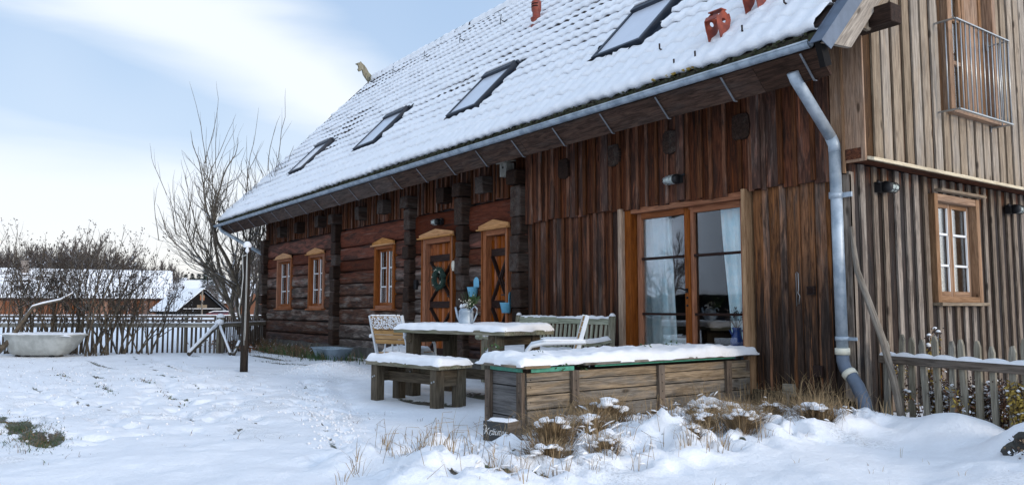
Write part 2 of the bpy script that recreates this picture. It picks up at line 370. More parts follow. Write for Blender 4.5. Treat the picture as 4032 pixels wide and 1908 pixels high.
        if recalc:
            import bmesh
            bm = bmesh.new(); bm.from_mesh(me); bmesh.ops.recalc_face_normals(bm, faces=bm.faces); bm.to_mesh(me); bm.free()
        o = bpy.data.objects.new(name, me); COL.objects.link(o)
        if parent: o.parent = parent
        if bevel:
            b = o.modifiers.new('edge', 'BEVEL'); b.width = bevel; b.segments = 2; b.limit_method = 'ANGLE'; b.angle_limit = R(40)
        return o
def npmesh(name, V, F, mat, parent=None, attrs=None, smooth=True):
    me = bpy.data.meshes.new(name); V = np.asarray(V, dtype=np.float32); F = np.asarray(F, dtype=np.int32)
    me.vertices.add(len(V)); me.vertices.foreach_set('co', V.ravel())
    k = F.shape[1]; me.loops.add(F.size); me.loops.foreach_set('vertex_index', F.ravel())
    me.polygons.add(len(F)); me.polygons.foreach_set('loop_start', np.arange(0, F.size, k)); me.polygons.foreach_set('loop_total', np.full(len(F), k))
    me.polygons.foreach_set('use_smooth', np.full(len(F), smooth))
    me.update(calc_edges=True); me.validate()
    for n_, a_ in (attrs or {}).items():
        a = me.attributes.new(n_, 'FLOAT', 'POINT'); a.data.foreach_set('value', np.asarray(a_, dtype=np.float32))
    me.materials.append(M[mat] if isinstance(mat, str) else mat)
    o = bpy.data.objects.new(name, me); COL.objects.link(o)
    if parent: o.parent = parent
    return o
def tag(o, label=None, cat=None, group=None, kind=None):
    if label: o['label'] = label
    if cat: o['category'] = cat
    if group: o['group'] = group
    if kind: o['kind'] = kind
    return o
def empty(name, loc=(0, 0, 0), rz=0, label=None, cat=None, group=None):
    o = bpy.data.objects.new(name, None); COL.objects.link(o); o.location = loc; o.rotation_euler = (0, 0, rz); o.empty_display_size = .1
    return tag(o, label, cat, group)
def copy_tree(o, parent=None):
    c = o.copy(); COL.objects.link(c)
    if parent: c.parent = parent
    for ch in list(o.children): copy_tree(ch, c)
    return c
# numpy value noise
def _h(i, j, s): 
    n = (i * 374761393 + j * 668265263 + s * 1442695041) & 0xffffffff
    n = ((n ^ (n >> 13)) * 1274126177) & 0xffffffff
    return ((n ^ (n >> 16)) & 0xffff) / 65535.0
def vn(x, y, s=0):
    xi = np.floor(x).astype(np.int64); yi = np.floor(y).astype(np.int64); fx = x - xi; fy = y - yi
    fx = fx * fx * (3 - 2 * fx); fy = fy * fy * (3 - 2 * fy)
    a = _h(xi, yi, s); b = _h(xi + 1, yi, s); c = _h(xi, yi + 1, s); d = _h(xi + 1, yi + 1, s)
    return (a + (b - a) * fx) * (1 - fy) + (c + (d - c) * fx) * fy
def fbm(x, y, s=0, o=4, g=.5):
    r = 0; a = 1; t = 0
    for k in range(o): r = r + a * vn(x * 2 ** k, y * 2 ** k, s + k * 17); t += a; a *= g
    return r / t
def sst(x, a, b):
    t = np.clip((x - a) / (b - a), 0, 1); return t * t * (3 - 2 * t)
def vd(px, D):
    s = (px - 2016) / 3099.; return (4.09 + D * (-.8134 + .5817 * s), -6.83 + D * (.5817 + .8134 * s))
# ------------------------------------------------------------------ ground
def axis_pts(lo, a, b, hi, d, grow=1.12):
    c = list(np.arange(a, b, d)); p = []; x = a; st = d
    while x > lo: st *= grow; x -= st; p.append(x)
    q = []; x = c[-1]; st = d
    while x < hi: st *= grow; x += st; q.append(x)
    return np.array(p[::-1] + c + q)
gx = axis_pts(-420, -6.0, 2.6, 260, .034, 1.045); gy = axis_pts(-220, -6.9, .5, 420, .036, 1.045)
def seg(x, y, ax, ay, bx, by):
    dx, dy = bx - ax, by - ay; t = np.clip(((x - ax) * dx + (y - ay) * dy) / (dx * dx + dy * dy), 0, 1)
    return np.hypot(x - ax - t * dx, y - ay - t * dy)
CLUMPS = []   # (x, y, radius, height)
_r = random.Random(21)
for k in range(60):
    x = _r.uniform(-.95, 1.0); y = _r.uniform(-4.9, -.35)
    if x < -.75 and y < -2.9: x += .8
    if y > -2.9 and x < -.9: x += .35
    if x - .9 > .22 * (y + 2.2): x -= .6
    if y < -3.6 and x > .45: x -= .5
    if x > .45: x -= .4
    CLUMPS.append((x, y, _r.uniform(.07, .17), _r.uniform(.05, .15)))
def gh(x, y):
    h = (fbm(x * .8, y * .8, 3, 3) - .5) * .10 * sst(np.hypot(x - 4, y + 7), 2, 6)
    h = h + (fbm(x * 3.1, y * 3.1, 5, 3) - .5) * .035
    near = (x > -9) & (x < 4)
    h = h + np.where(near, (fbm(x * 11, y * 11, 9, 3) - .5) * .016, 0)
    # patio, kept level under the furniture
    pt = sst(np.maximum(np.abs(x + 3.3) / 2.0, np.abs(y + 1.8) / 1.7), 1.25, .95)
    h = h * (1 - .75 * pt) - .03 * pt
    # lumpy vegetation under snow in front of the planter and the corner
    reg = sst(x, -1.5, -.9) * sst(x, .80, .35) * sst(y, -5.2, -4.3) * sst(y, .1, -.3) * sst(np.hypot(x + 1.0, y + 3.35), .28, .5)
    lump = np.abs(fbm(x * 4.6, y * 4.6, 31, 3) - .5) * 2
    h = h + reg * (.11 - .30 * np.clip(lump, 0, .5)) * .85
    h = h + reg * (fbm(x * 15, y * 15, 37, 2) - .5) * .05
    for cx, cy, r_, hh in CLUMPS:
        d = np.hypot(x - cx, y - cy) / r_
        h = h + hh * .42 * np.exp(-((d / 1.25) ** 2)) * (.6 + .8 * fbm(x * 9, y * 9, 19, 2))
    # bank at the corner and in front of the right-hand fence
    h = h + .15 * np.exp(-(((x - 1.05) / .40) ** 2 + ((y + .38) / .32) ** 2))
    h = h + .27 * np.exp(-((np.abs(x - 2.0) / .42) ** 3 + (np.abs(y + .82) / .44) ** 4)) + .05 * np.exp(-((np.abs(x - 2.0) / .5) ** 2 + ((y + 1.5) / .2) ** 2))
    h = h + (fbm(x * 7, y * 7, 91, 2) - .5) * .06 * np.exp(-(((x - 2) / .6) ** 2 + ((y + 1.1) / .5) ** 2))
    h = h + .06 * np.exp(-(((x - .3) / .5) ** 2 + ((y + .6) / .4) ** 2))
    # diagonal ridges and trodden tracks in the foreground snow
    u = x * .55 + y * .83
    h = h + .025 * np.sin(u * 4.2 + 3 * fbm(x * .9, y * .9, 12, 2)) * sst(x, .3, 1.2) * sst(x, 4.2, 3)
    for (a, b, c, d_) in ((-6.3, -2.4, -1.2, -4.2), (-7.6, -4.4, -3.2, -5.0), (-8.5, -6.2, -3.4, -5.6), (-14, -3.4, -9, -3.6)):
        dd = seg(x, y, a, b, c, d_); h = h - .034 * np.exp(-(dd / .10) ** 2) * (fbm(x * 7, y * 7, 44, 2)) * 1.4
    tr = sst(x, -2.2, -3.6) * sst(x, -12, -6) * sst(y, -2.8, -3.8)
    h = h - tr * .045 * sst(fbm(x * 4.2, y * 6.5, 52, 3), .55, .72)
    for k in range(17):
        t = k / 16; px_, py_ = -6.5 + 5.2 * t + .05 * math.sin(k * 2.1), -2.7 - 1.75 * t + (.07 if k % 2 else -.07)
        h = h - .05 * np.exp(-((((x - px_) * .95 + (y - py_) * -.32) / .11) ** 4 + (((x - px_) * .32 + (y - py_) * .95) / .045) ** 4))
    for k in range(26):
        px_, py_ = -9.5 + 7 * ((k * .618) % 1), -6.2 + 2.3 * ((k * .381 + .1) % 1)
        a_ = k * 1.7; c_, s_ = math.cos(a_), math.sin(a_)
        h = h - .04 * np.exp(-((((x - px_) * c_ + (y - py_) * s_) / .12) ** 4 + ((-(x - px_) * s_ + (y - py_) * c_) / .05) ** 4))
    # heap of shovelled snow by the post
    h = h + .13 * np.exp(-(((x + 7.7) / .8) ** 2 + ((y + 1.9) / .45) ** 2)) * (.6 + .8 * fbm(x * 6, y * 6, 61, 3))
    h = h + .03 * sst(x, -12, -16)
    # house footprint is dug in
    h = np.where((x < -.05) & (x > -17) & (y > .05) & (y < 7.5), h * 0 - .05, h)
    return h
X, Y = np.meshgrid(gx, gy, indexing='ij'); Z = gh(X, Y)
def bare_f(x, y):
    b = np.zeros_like(x)
    def blob(cx, cy, rx, ry, a=1, ang=0):
        ca, sa = math.cos(ang), math.sin(ang); u = (x - cx) * ca + (y - cy) * sa; v = -(x - cx) * sa + (y - cy) * ca
        return a * np.clip(1.25 - np.hypot(u / rx, v / ry), 0, 1)
    for q in ((-4.0, -6.27, .9, .15, .85, .05), (-3.0, -6.12, .5, .10, .95, -.2), (-4.7, -6.42, .6, .10, .9, .1), (-3.5, -2.52, .72, .20, .9, .16), (-3.55, -1.6, .8, .36, .85, .2), (-3.9, -.62, .8, .22, .6, 0),
              (-3.1, -6.22, .55, .13, 1.1, .1), (-3.7, -6.33, .5, .12, .8, 0.1), (-4.5, -6.4, .5, .10, .8, 0),
              (-13.5, -.55, 3.6, .5, 1.0, 0), (-10.9, -.5, 1.2, .4, 1.0, 0), (-12.0, -1.5, 1.8, .16, .75, .1), (-10.2, -1.9, 1.2, .10, .7, .15), (-9.2, -1.75, .8, .10, .7, 0),
              (-12.8, -2.7, 1.1, .14, .62, 0), (-6.9, -5.2, .9, .06, .62, .1), (-5.6, -4.7, .8, .05, .6, .3), (-7.6, -4.6, .8, .05, .6, -.1), (-9.5, -5.4, 1.2, .06, .6, .1),
              (-8.6, -4.2, 1.6, .07, .66, .12), (-11.5, -4.6, 2.2, .09, .66, .05), (-9.0, -5.0, .9, .07, .66, .1), (-6.2, -5.6, .7, .05, .64, .1), (-7.2, -5.9, .8, .05, .66, .1), (-5.0, -3.9, 1.9, .035, .62, -.5), (-6.4, -4.0, 1.6, .04, .62, .35), (-10.2, -3.7, .7, .07, .66, .1), (-7.9, -3.4, .9, .05, .62, .2),
            (-5.5, -5.6, .5, .06, .62, .2), (-.35, -.25, .9, .22, 1.0, 0), (.35, .12, .3, .2, .9, 0), (1.0, .9, .6, .6, .8, 0)):
        b = np.maximum(b, blob(*q))
    return b
BARE_AND_SHADE = bare_f(X, Y)
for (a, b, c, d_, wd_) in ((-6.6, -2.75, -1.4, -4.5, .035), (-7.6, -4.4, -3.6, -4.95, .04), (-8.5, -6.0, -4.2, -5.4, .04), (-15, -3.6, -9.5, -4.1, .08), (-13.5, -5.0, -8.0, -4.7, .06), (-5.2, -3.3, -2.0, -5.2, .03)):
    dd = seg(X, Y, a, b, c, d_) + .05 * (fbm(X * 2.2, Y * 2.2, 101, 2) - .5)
    BARE_AND_SHADE = np.maximum(BARE_AND_SHADE, .60 * np.exp(-(np.abs(dd) / wd_) ** 2) * sst(fbm(X * 4.5, Y * 4.5, 103, 2), .42, .58))  # thin broken dark lines painted along the tracks as their shadow
BARE_AND_SHADE = BARE_AND_SHADE; Z = Z - .02 * sst(BARE_AND_SHADE, .4, .7)
nx, ny = X.shape
idx = np.arange(nx * ny).reshape(nx, ny)
F = np.stack([idx[:-1, :-1], idx[1:, :-1], idx[1:, 1:], idx[:-1, 1:]], -1).reshape(-1, 4)
DIRT = sst(fbm(X * 1.7, Y * 1.7, 71, 3), .60, .78) * .35 * (np.abs(X) < 15)
reg_ = sst(X, -1.5, -.9) * sst(X, .7, .3) * sst(Y, -5.2, -4.3)
BARE_AND_SHADE = np.maximum(BARE_AND_SHADE, reg_ * .80 * sst(np.abs(fbm(X * 4.6, Y * 4.6, 31, 3) - .5) * 2, .22, .42))
ground = npmesh('snowy_ground', np.stack([X, Y, Z], -1).reshape(-1, 3), F, 'groundsnow', attrs={'bare': BARE_AND_SHADE.ravel(), 'dirt': DIRT.ravel()})  # 'bare' holds bare ground plus the shade painted along the tracks
tag(ground, kind='structure')
def gz(x, y):
    i = min(max(int(np.searchsorted(gx, x)) - 1, 0), nx - 2); j = min(max(int(np.searchsorted(gy, y)) - 1, 0), ny - 2)
    u = (x - gx[i]) / (gx[i + 1] - gx[i]); v = (y - gy[j]) / (gy[j + 1] - gy[j])
    return float((Z[i, j] * (1 - u) + Z[i + 1, j] * u) * (1 - v) + (Z[i, j + 1] * (1 - u) + Z[i + 1, j + 1] * u) * v)
def leaf(mb, c, d, w_, mi=0):
    d = Vector(d); s_ = d.cross(Vector((rng.uniform(-1, 1), rng.uniform(-1, 1), .6))).normalized() * w_
    c = Vector(c); mb.add([c, c + d * .5 + s_, c + d, c + d * .5 - s_], [(0, 1, 2, 3)], mi)
# ------------------------------------------------------------------ farmhouse
XL, XR = -17.05, 0.0
house = empty('log_farmhouse', (0, 0, 0), 0, 'long dark timber farmhouse with a snow covered tiled roof and a pale boarded gable', 'farmhouse')
EO = Vector((0, -.82, 3.38)); ES = Vector((0, 1, 1.05)).normalized(); EN = Vector((0, -ES.z, ES.y)); RU0, RU1 = -18.25, .36; SL = 6.72
def rp(u, s, h=0): return Vector((u, EO.y, EO.z)) + ES * s + EN * h
def rz(y): return EO.z + (y - EO.y) * 1.05
# --- core (dark, behind the claddings) and far walls
mb = MB()
def wallblock(x0, x1, z0, z1, y0=.1, y1=.28): mb.box(((x0 + x1) / 2, (y0 + y1) / 2, (z0 + z1) / 2), (x1 - x0, y1 - y0, z1 - z0), axis=0)
wallblock(XL, -15.85, .0, 2.7); wallblock(-15.85, -14.75, 0, 1.0); wallblock(-14.75, -13.65, 0, 2.7); wallblock(-13.65, -12.68, 0, 1.0)
wallblock(-12.68, -10.1, 0, 2.7); wallblock(-10.1, -9.28, 0, 1.0); wallblock(-9.28, -8.2, 0, 2.7); wallblock(-7.12, -6.25, 0, 2.7); wallblock(-5.53, -3.0, 0, 2.7)
wallblock(-1.2, -.2, 0, 2.7)
wallblock(XL, -.2, 2.7, 3.5)
wallblock(-15.85, -14.75, 2.24, 2.7); wallblock(-13.65, -12.68, 2.24, 2.7); wallblock(-10.1, -9.28, 2.24, 2.7); wallblock(-8.2, -7.12, 2.2, 2.7); wallblock(-6.25, -5.53, 2.2, 2.7); wallblock(-3.0, -1.2, 2.2, 2.7)
mb.box((XL + .1, 3.8, 1.75), (.2, 7.0, 3.5), axis=1); mb.box(((XL) / 2, 7.4, 1.75), (-XL - .4, .2, 3.5), axis=0)
mb.build('inner_wall', 'room', house)
mb = MB(); mb.prism([(.02, 3.5), (3.78, rz(3.78) - .16), (7.55, 3.5)], XL + .02, XL + .18, 'yz', axis=1); mb.build('rear_gable', 'clad_up', house)
mb = MB()
for x in np.arange(-17.0, -5.5, .42):
    mb.box((x + .2, .02 + rng.uniform(0, .05), .04), (.40, .26, .34), jit=.02, axis=0)
mb.box((-2.5, .08, .08), (4.9, .1, .3), axis=0)
mb.build('foundation', 'foundation', house)
# --- log wall
def log(mb, x0, x1, z0, z1, rnd=None):
    nx_ = max(2, int((x1 - x0) / .09)); prof = [(.16, .0), (.02, .010), (-.010, .06), (-.020, .22), (-.022, .5), (-.020, .78), (-.010, .94), (.02, .992), (.16, 1.0)]
    sd = rng.random() * 100; vs = []; gl = []; fs = []; k = len(prof)
    for i in range(nx_ + 1):
        x = x0 + (x1 - x0) * i / nx_
        e0 = (mnoise.noise(Vector((x * 1.3, sd, z0 * 9))) * .018); e1 = (mnoise.noise(Vector((x * 1.3, sd, 4 + z0 * 9))) * .018)
        dent = mnoise.noise(Vector((x * 2.6, sd + 9, 0))) * .012
        for y_, t in prof:
            z = (z0 + e0) + (z1 + e1 - z0 - e0) * t
            d = mnoise.noise(Vector((x * 5, z * 16, sd))) * .009 + mnoise.noise(Vector((x * 1.5, z * 30, sd + 3))) * .007
            vs.append((x, y_ + dent + (d if y_ < .1 else 0), z)); gl.append((x, y_, z))
    for i in range(nx_):
        for j in range(k - 1): fs.append((i * k + j, (i + 1) * k + j, (i + 1) * k + j + 1, i * k + j + 1))
    fs.append(tuple(range(k))); fs.append(tuple(nx_ * k + j for j in range(k))[::-1])
    mb.add(vs, fs, 0, 0, rnd, True, gl)
def zlev(zs, a=.0):
    return zs
openings = [(-15.74, -14.74, .99, 2.24), (-13.57, -12.67, .99, 2.24), (-10.06, -9.24, .99, 2.22), (-8.06, -7.06, .1, 2.2), (-6.14, -5.46, .1, 2.2)]
spans = [(-16.95, -11.98, [.10, .40, .70, .985, 1.23, 1.50, 1.78, 2.03, 2.30, 2.66]), (-11.95, -8.62, [.10, .36, .66, .99, 1.26, 1.50, 1.76, 2.0, 2.28, 2.66]),
         (-8.62, -6.8, [.08, .36, .62, .90, 1.16, 1.42, 1.70, 1.96, 2.22, 2.66]), (-6.8, -5.08, [.08, .34, .62, .88, 1.16, 1.40, 1.68, 1.95, 2.22, 2.66])]
mb = MB()
for x0, x1, zs in spans:
    for a, b in zip(zs[:-1], zs[1:]):
        r_ = rng.random(); cuts = [(x0, x1)]
        for o0, o1, oz0, oz1 in openings:
            if a < oz1 - .03 and b > oz0 + .03:
                new = []
                for c0, c1 in cuts:
                    if o1 <= c0 or o0 >= c1: new.append((c0, c1)); continue
                    if o0 > c0: new.append((c0, o0))
                    if o1 < c1: new.append((o1, c1))
                cuts = new
        for c0, c1 in cuts:
            if c1 - c0 > .03: log(mb, c0, c1, a + .006, b - .004, r_ if rng.random() < .6 else None)
mb.build('log_wall', 'log', house)
# --- projecting log ends
for xr, zs, w_ in ((-16.55, spans[0][2], .26), (-11.80, spans[0][2], .24), (-8.43, spans[1][2], .23), (-6.62, spans[2][2], .22), (-5.07, spans[3][2], .22)):
    mb = MB()
    zz = [z + .12 for z in zs[:-1]] + [2.80]
    for a, b in zip([zs[0]] + zz[:-1], zz):
        d = .15 + rng.uniform(-.02, .03); ww = w_ + rng.uniform(-.01, .03)
        mb.box((xr - ww / 2, -d / 2 + .1, (a + b) / 2), (ww, d + .2, b - a - .012), axis=1, jit=.008)
    if xr > -16: 
        mb.box((xr - w_ / 2 - .015, -.03, 2.92), (w_ + .03, .38, .22), axis=1, jit=.008)
    mb.build('log_end_stack', 'log_end', house, bevel=.022)
# --- vertical board claddings on the long side
def boards_front(mb, x0, x1, z0, z1, yf, wmin=.13, wmax=.22, bat=True, batw=(.035, .06), holes=(), zj=.02, batmi=0):
    x = x0
    while x < x1 - .02:
        wd = min(rng.uniform(wmin, wmax), x1 - x); zz0 = z0 + rng.uniform(-zj, zj)
        segs = [(zz0, z1)]
        for h0, h1, hz0, hz1 in holes:
            if x + wd > h0 + .01 and x < h1 - .01:
                segs = [q for s_ in segs for q in ((s_[0], min(s_[1], hz0)), (max(s_[0], hz1), s_[1])) if q[1] - q[0] > .03]
        for a, b in segs:
            mb.box((x + wd / 2, yf + rng.uniform(-.004, .004), (a + b) / 2), (wd - .006, .024, b - a), axis=2)
        if bat:
            bw = rng.uniform(*batw)
            xb = x + wd
            seg2 = [(zz0 + rng.uniform(-.015, .02), z1)]
            for h0, h1, hz0, hz1 in holes:
                if xb + bw / 2 > h0 + .005 and xb - bw / 2 < h1 - .005:
                    seg2 = [q for s_ in seg2 for q in ((s_[0], min(s_[1], hz0)), (max(s_[0], hz1), s_[1])) if q[1] - q[0] > .03]
            for a, b in seg2:
                if xb < x1 - .01: mb.box((xb, yf - .026 + rng.uniform(-.003, .003), (a + b) / 2), (bw, .024, b - a), axis=2, mi=batmi)
        x += wd
mb = MB(); boards_front(mb, -16.95, -5.15, 2.68, 3.42, .045, .10, .17, True, (.03, .05), zj=.012, batmi=1)
mb.build('upper_cladding', ['clad_up', 'clad_bat'], house)
mb = MB(); boards_front(mb, -5.06, -.10, 2.22, 3.5, -.035, .14, .21, True, (.04, .065), batmi=1)
for xx in (-2.02, -.98, -3.3): mb.box((xx, -.088, 2.86), (rng.uniform(.10, .13), .022, 1.26), axis=2, rnd=1.0)
mb.build('upper_cladding', ['clad_up', 'clad_bat'], house, bevel=.002)
mb = MB(); boards_front(mb, -5.06, -3.10, .16, 2.28,   .012, .12, .20, True, (.035, .06), batmi=1); mb.build('lower_cladding', ['clad_lo', 'clad_bat'], house, bevel=.002)
mb = MB(); boards_front(mb, -1.10, -.03, .13, 2.26, .012, .14, .21, True, (.04, .07)); mb.build('lower_cladding', 'clad_east', house, bevel=.002)
mb = MB(); mb.box((-.6, -.02, .10), (1.1, .07, .14), axis=0); mb.build('sill_beam', 'table_leg', house, bevel=.006)
# --- beam ends
for k, x in enumerate((-15.39, -14.19, -12.87, -10.7, -9.64, -7.36, -6.15)):
    mb = MB(); mb.box((x, -.04, 2.93 + rng.uniform(-.03, .03)), (.24, .24, .26), axis=1, jit=.012); mb.build('beam_end', 'log_end', house, bevel=.012)
    if k in (0, 2, 4, 6):
        mb = MB()
        for q in range(3): mb.box((x - .07 + q * .08, -.03, 2.74), (.06, .03, .13), axis=2)
        mb.build('short_batten', 'clad_up', house)
for x, z, sq in ((-4.14, 2.90, .22), (-3.15, 2.93, .23), (-2.17, 2.93, .24), (-1.17, 2.92, .24)):
    mb = MB(); n_ = 12; h_ = .14
    poly = [(x + sq / 2 * (abs(math.cos(a)) ** .45) * (1 if math.cos(a) > 0 else -1) * rng.uniform(.93, 1.05), z + h_ * (abs(math.sin(a)) ** .45) * (1 if math.sin(a) > 0 else -1) * rng.uniform(.94, 1.05)) for a in [2 * math.pi * i / n_ for i in range(n_)]]
    mb.prism(poly, -.080 - rng.uniform(0, .02), .0, 'xz', axis=1); mb.build('beam_end', 'log_end', house, bevel=.006)
# --- windows and doors; T maps local (along, outward, up) to the world
T_front = lambda x: Matrix(((1, 0, 0, x), (0, -1, 0, 0), (0, 0, 1, 0), (0, 0, 0, 1)))
T_gable = lambda y, xw: Matrix(((0, 1, 0, xw), (1, 0, 0, y), (0, 0, 1, 0), (0, 0, 0, 1)))
def window(T, wd, z0, z1, casing='orange', sashm='orange', panem='glassw', ped=True, rows=3, dep=.11, net=True, barm='white', sillm='orange', label=None, hood=False):
    root = MB(T)
    cw = .075
    # reveal/jambs = the window part itself
    for x in (cw / 2, wd - cw / 2): root.box((x, -.03, (z0 + z1) / 2), (cw, .16, z1 - z0), axis=2)
    root.box((wd / 2, -.03, z1 - cw / 2), (wd - 2 * cw - .004, .155, cw), axis=0); root.box((wd / 2, -.03, z0 + .03), (wd - 2 * cw - .004, .155, .06), axis=0)
    wn = root.build('window', casing, house, bevel=.004)
    if label: wn['label'] = label
    s = MB(T); sx0, sx1, sz0, sz1 = cw, wd - cw, z0 + .06, z1 - cw; mid = wd / 2
    for a, b in ((sx0, mid), (mid, sx1)):
        for x in (a + .024, b - .024): s.box((x, -.06, (sz0 + sz1) / 2), (.044, .045, sz1 - sz0 - .002), axis=2)
        s.box(((a + b) / 2, -.06, sz0 + .03), (b - a - .094, .043, .056), axis=0); s.box(((a + b) / 2, -.06, sz1 - .025), (b - a - .094, .043, .046), axis=0)
    s.build('sash', sashm, wn, bevel=.003)
    for a, b in ((sx0 + .046, mid - .046), (mid + .046, sx1 - .046)):
        g_ = MB(T)
        for i in range(1, rows): g_.box(((a + b) / 2, -.052, sz0 + (sz1 - sz0) * i / rows), (b - a, .022, .022), axis=0)
        for x in (a + .006, b - .006): g_.box((x, -.050, (sz0 + sz1) / 2), (.012, .018, sz1 - sz0 - .10), axis=2)
        g_.build('glazing_bar', barm, wn)
        p = MB(T); p.box(((a + b) / 2, -.068, (sz0 + sz1) / 2), (b - a + .01, .004, sz1 - sz0 - .06)); p.build('pane', panem, wn)
    sl = MB(T); sl.box((wd / 2, .035, z0 - .018), (wd + .05, .13, .035), axis=0); sl.build('sill', sillm, wn, bevel=.004)
    if net:
        c_ = MB(T); c_.box((wd / 2, -.115, z0 + (z1 - z0) * net / 2 + .05), (wd - .2, .006, (z1 - z0) * net)); c_.build('net_curtain', 'lace', wn)
    bk = MB(T); bk.box((wd / 2, -.42, (z0 + z1) / 2), (wd + .5, .02, z1 - z0 + .5)); bk.build('dark_interior', 'room', wn)
    if ped:
        pd = MB(T); pd.prism([(-.03, z1), (wd + .03, z1), (wd + .03, z1 + .055), (wd / 2, z1 + .135), (-.03, z1 + .055)], .05, .085, 'xz'); pd.box((wd / 2, .085, z1 - .006), (wd + .06, .09, .022), axis=0)
        pd.build('pediment', 'orange_pale', wn, bevel=.003)
    if hood:
        pd = MB(T); pd.box((wd / 2 + .06, .06, z1 + .035), (wd + .02, .09, .028), axis=0); pd.build('drip_board', 'gable_up', wn, bevel=.003)
    return wn
window(T_front(-15.76), 1.04, .99, 2.24, net=0)
window(T_front(-13.59), .94, .99, 2.24, net=0)
window(T_front(-10.08), .86, .99, 2.22, net=.30)
def door(x0, wd, z1=2.20, z0=.12):
    T = T_front(x0); c = MB(T); cw = .11
    c.box((cw / 2, -.02, (z0 + z1) / 2), (cw, .20, z1 - z0), axis=2); c.box((wd - .045, -.02, (z0 + z1) / 2), (.09, .20, z1 - z0), axis=2)
    c.box((.012, .088, (z0 + z1) / 2), (.028, .02, z1 - z0), axis=2); c.box((wd - .012, .088, (z0 + z1) / 2), (.028, .02, z1 - z0), axis=2)
    c.box((wd / 2, -.02, z1 - .04), (wd - cw - .1, .19, .08), axis=0)
    dr = c.build('door', 'orange', house, bevel=.004)
    a, b = cw + .004, wd - .094; n_ = 9; p = MB(T)
    for i in range(n_):
        w_ = (b - a) / n_; p.box((a + w_ * (i + .5), -.06 + (i % 2) * .006, (z0 + z1 - .09) / 2), (w_ - .004, .03, z1 - .09 - z0), axis=2)
    p.build('door_panel', 'door', dr, bevel=.003)
    q = MB(T)
    for z in (1.86, 1.06, .26): q.box(((a + b) / 2, -.028, z), (b - a - .02, .028, .115), axis=0)
    q.box((a + .035, -.034, 1.1), (.06, .02, 1.9), axis=2, mi=1); q.box((b - .035, -.034, 1.1), (.06, .02, 1.9), axis=2, mi=1)
    for z0_, z1_ in ((1.12, 1.80), (.32, 1.0)):
        q.bar((a + .05, -.020, z0_), (b - .05, -.020, z1_), .028, .062, up=(0, 1, 0)); q.bar((a + .05, -.012, z1_), (b - .05, -.012, z0_), .028, .062, up=(0, 1, 0))
    q.build('brace', ['brace', 'door'], dr, bevel=.003)
    # small diamond light
    cx = b - .10; cz = 1.46; g_ = MB(T); g_.prism([(cx - .11, cz), (cx, cz - .21), (cx + .11, cz), (cx, cz + .21)], -.045, -.034, 'xz'); g_.build('diamond_pane', 'glassw', dr)
    g_ = MB(T)
    for s_ in (-1, 1):
        for t_ in (-1, 1): g_.bar((cx + s_ * .12, -.02, cz), (cx, -.02, cz + t_ * .225), .02, .03, up=(0, 1, 0))
    g_.build('diamond_frame', 'brace', dr)
    h_ = MB(T); h_.tube([(b - .045, -.03, 1.2), (b - .045, .03, 1.2), (b - .15, .035, 1.2)], .010, 8); h_.box((b - .045, -.02, 1.16), (.03, .01, .16)); h_.build('handle', 'iron', dr)
    pd = MB(T); pd.prism([(-.05, z1 + .02), (wd + .05, z1 + .02), (wd + .05, z1 + .075), (wd / 2, z1 + .155), (-.05, z1 + .075)], .085, .12, 'xz'); pd.box((wd / 2, .12, z1 + .01), (wd + .11, .09, .022), axis=0)
    pd.build('pediment', 'orange_pale', dr, bevel=.003)
    return dr
door(-8.08, 1.04); door(-6.16, .72)
# --- glazed garden doors
fx0, fx1, fz0, fz1 = -3.08, -1.13, .14, 2.23
c = MB(); outer_ = MB()
outer_.box((fx0 + .035, -.005, (fz0 + fz1) / 2 ), (.07, .15, fz1 - fz0), axis=2); c.box((fx0 + .125, .04, (fz0 + fz1) / 2), (.105, .14, fz1 - fz0), axis=2)
outer2_ = MB(); outer2_.box((fx1 - .025, -.02, (fz0 + fz1) / 2), (.05, .16, fz1 - fz0 + .04), axis=2)
c.box((fx1 - .085, .05, (fz0 + fz1) / 2), (.065, .12, fz1 - fz0 - .06), axis=2)
c.box(((fx0 + fx1) / 2 + .04, .03, fz1 - .02), (fx1 - fx0 - .28, .12, .10), axis=0); c.box(((fx0 + fx1) / 2, .06, fz0 + .04), (fx1 - fx0 - .26, .16, .08), axis=0)
fd = c.build('garden_door', 'orange', house, bevel=.005); outer_.build('door_casing', 'tan', fd, bevel=.005); outer2_.build('door_casing', 'tan', fd, bevel=.005)
g0, g1 = fx0 + .20, fx1 - .12; midx = (g0 + g1) / 2 + .02
for a, b in ((g0, midx), (midx, g1)):
    s = MB(); st = .07
    for x in (a + st / 2, b - st / 2): s.box((x, .085, (fz0 + .08 + fz1 - .07) / 2), (st - .002, .05, fz1 - fz0 - .16), axis=2)
    for z in (fz0 + .14, fz1 - .105): s.box(((a + b) / 2, .085, z), (b - a - 2 * st, .048, .07 if z > 1 else .12), axis=0)
    lf = s.build('door_leaf', 'orange', fd, bevel=.004)
    for z in (.93, 1.60): s = MB(); s.box(((a + b) / 2, .083, z), (b - a - 2 * st, .045, .028), axis=0); s.build('glazing_bar', 'brace', fd)
    p = MB(); p.box(((a + b) / 2, .10, (fz0 + fz1) / 2 - .0), (b - a - 2 * st + .01, .005, fz1 - fz0 - .2)); p.build('pane', 'glass', fd)
s = MB(); s.box((midx + .01, .055, (fz0 + fz1) / 2), (.035, .03, fz1 - fz0 - .2), axis=2); s.build('meeting_stile', 'orange', fd, bevel=.006)
s = MB(); hx = midx - .035
s.box((hx, .05, 1.20), (.034, .012, .05)); s.tube([(hx, .055, 1.21), (hx, .01, 1.21), (hx - .03, -.002, 1.225), (hx - .115, -.002, 1.235)], [.012, .011, .009, .007], 8)
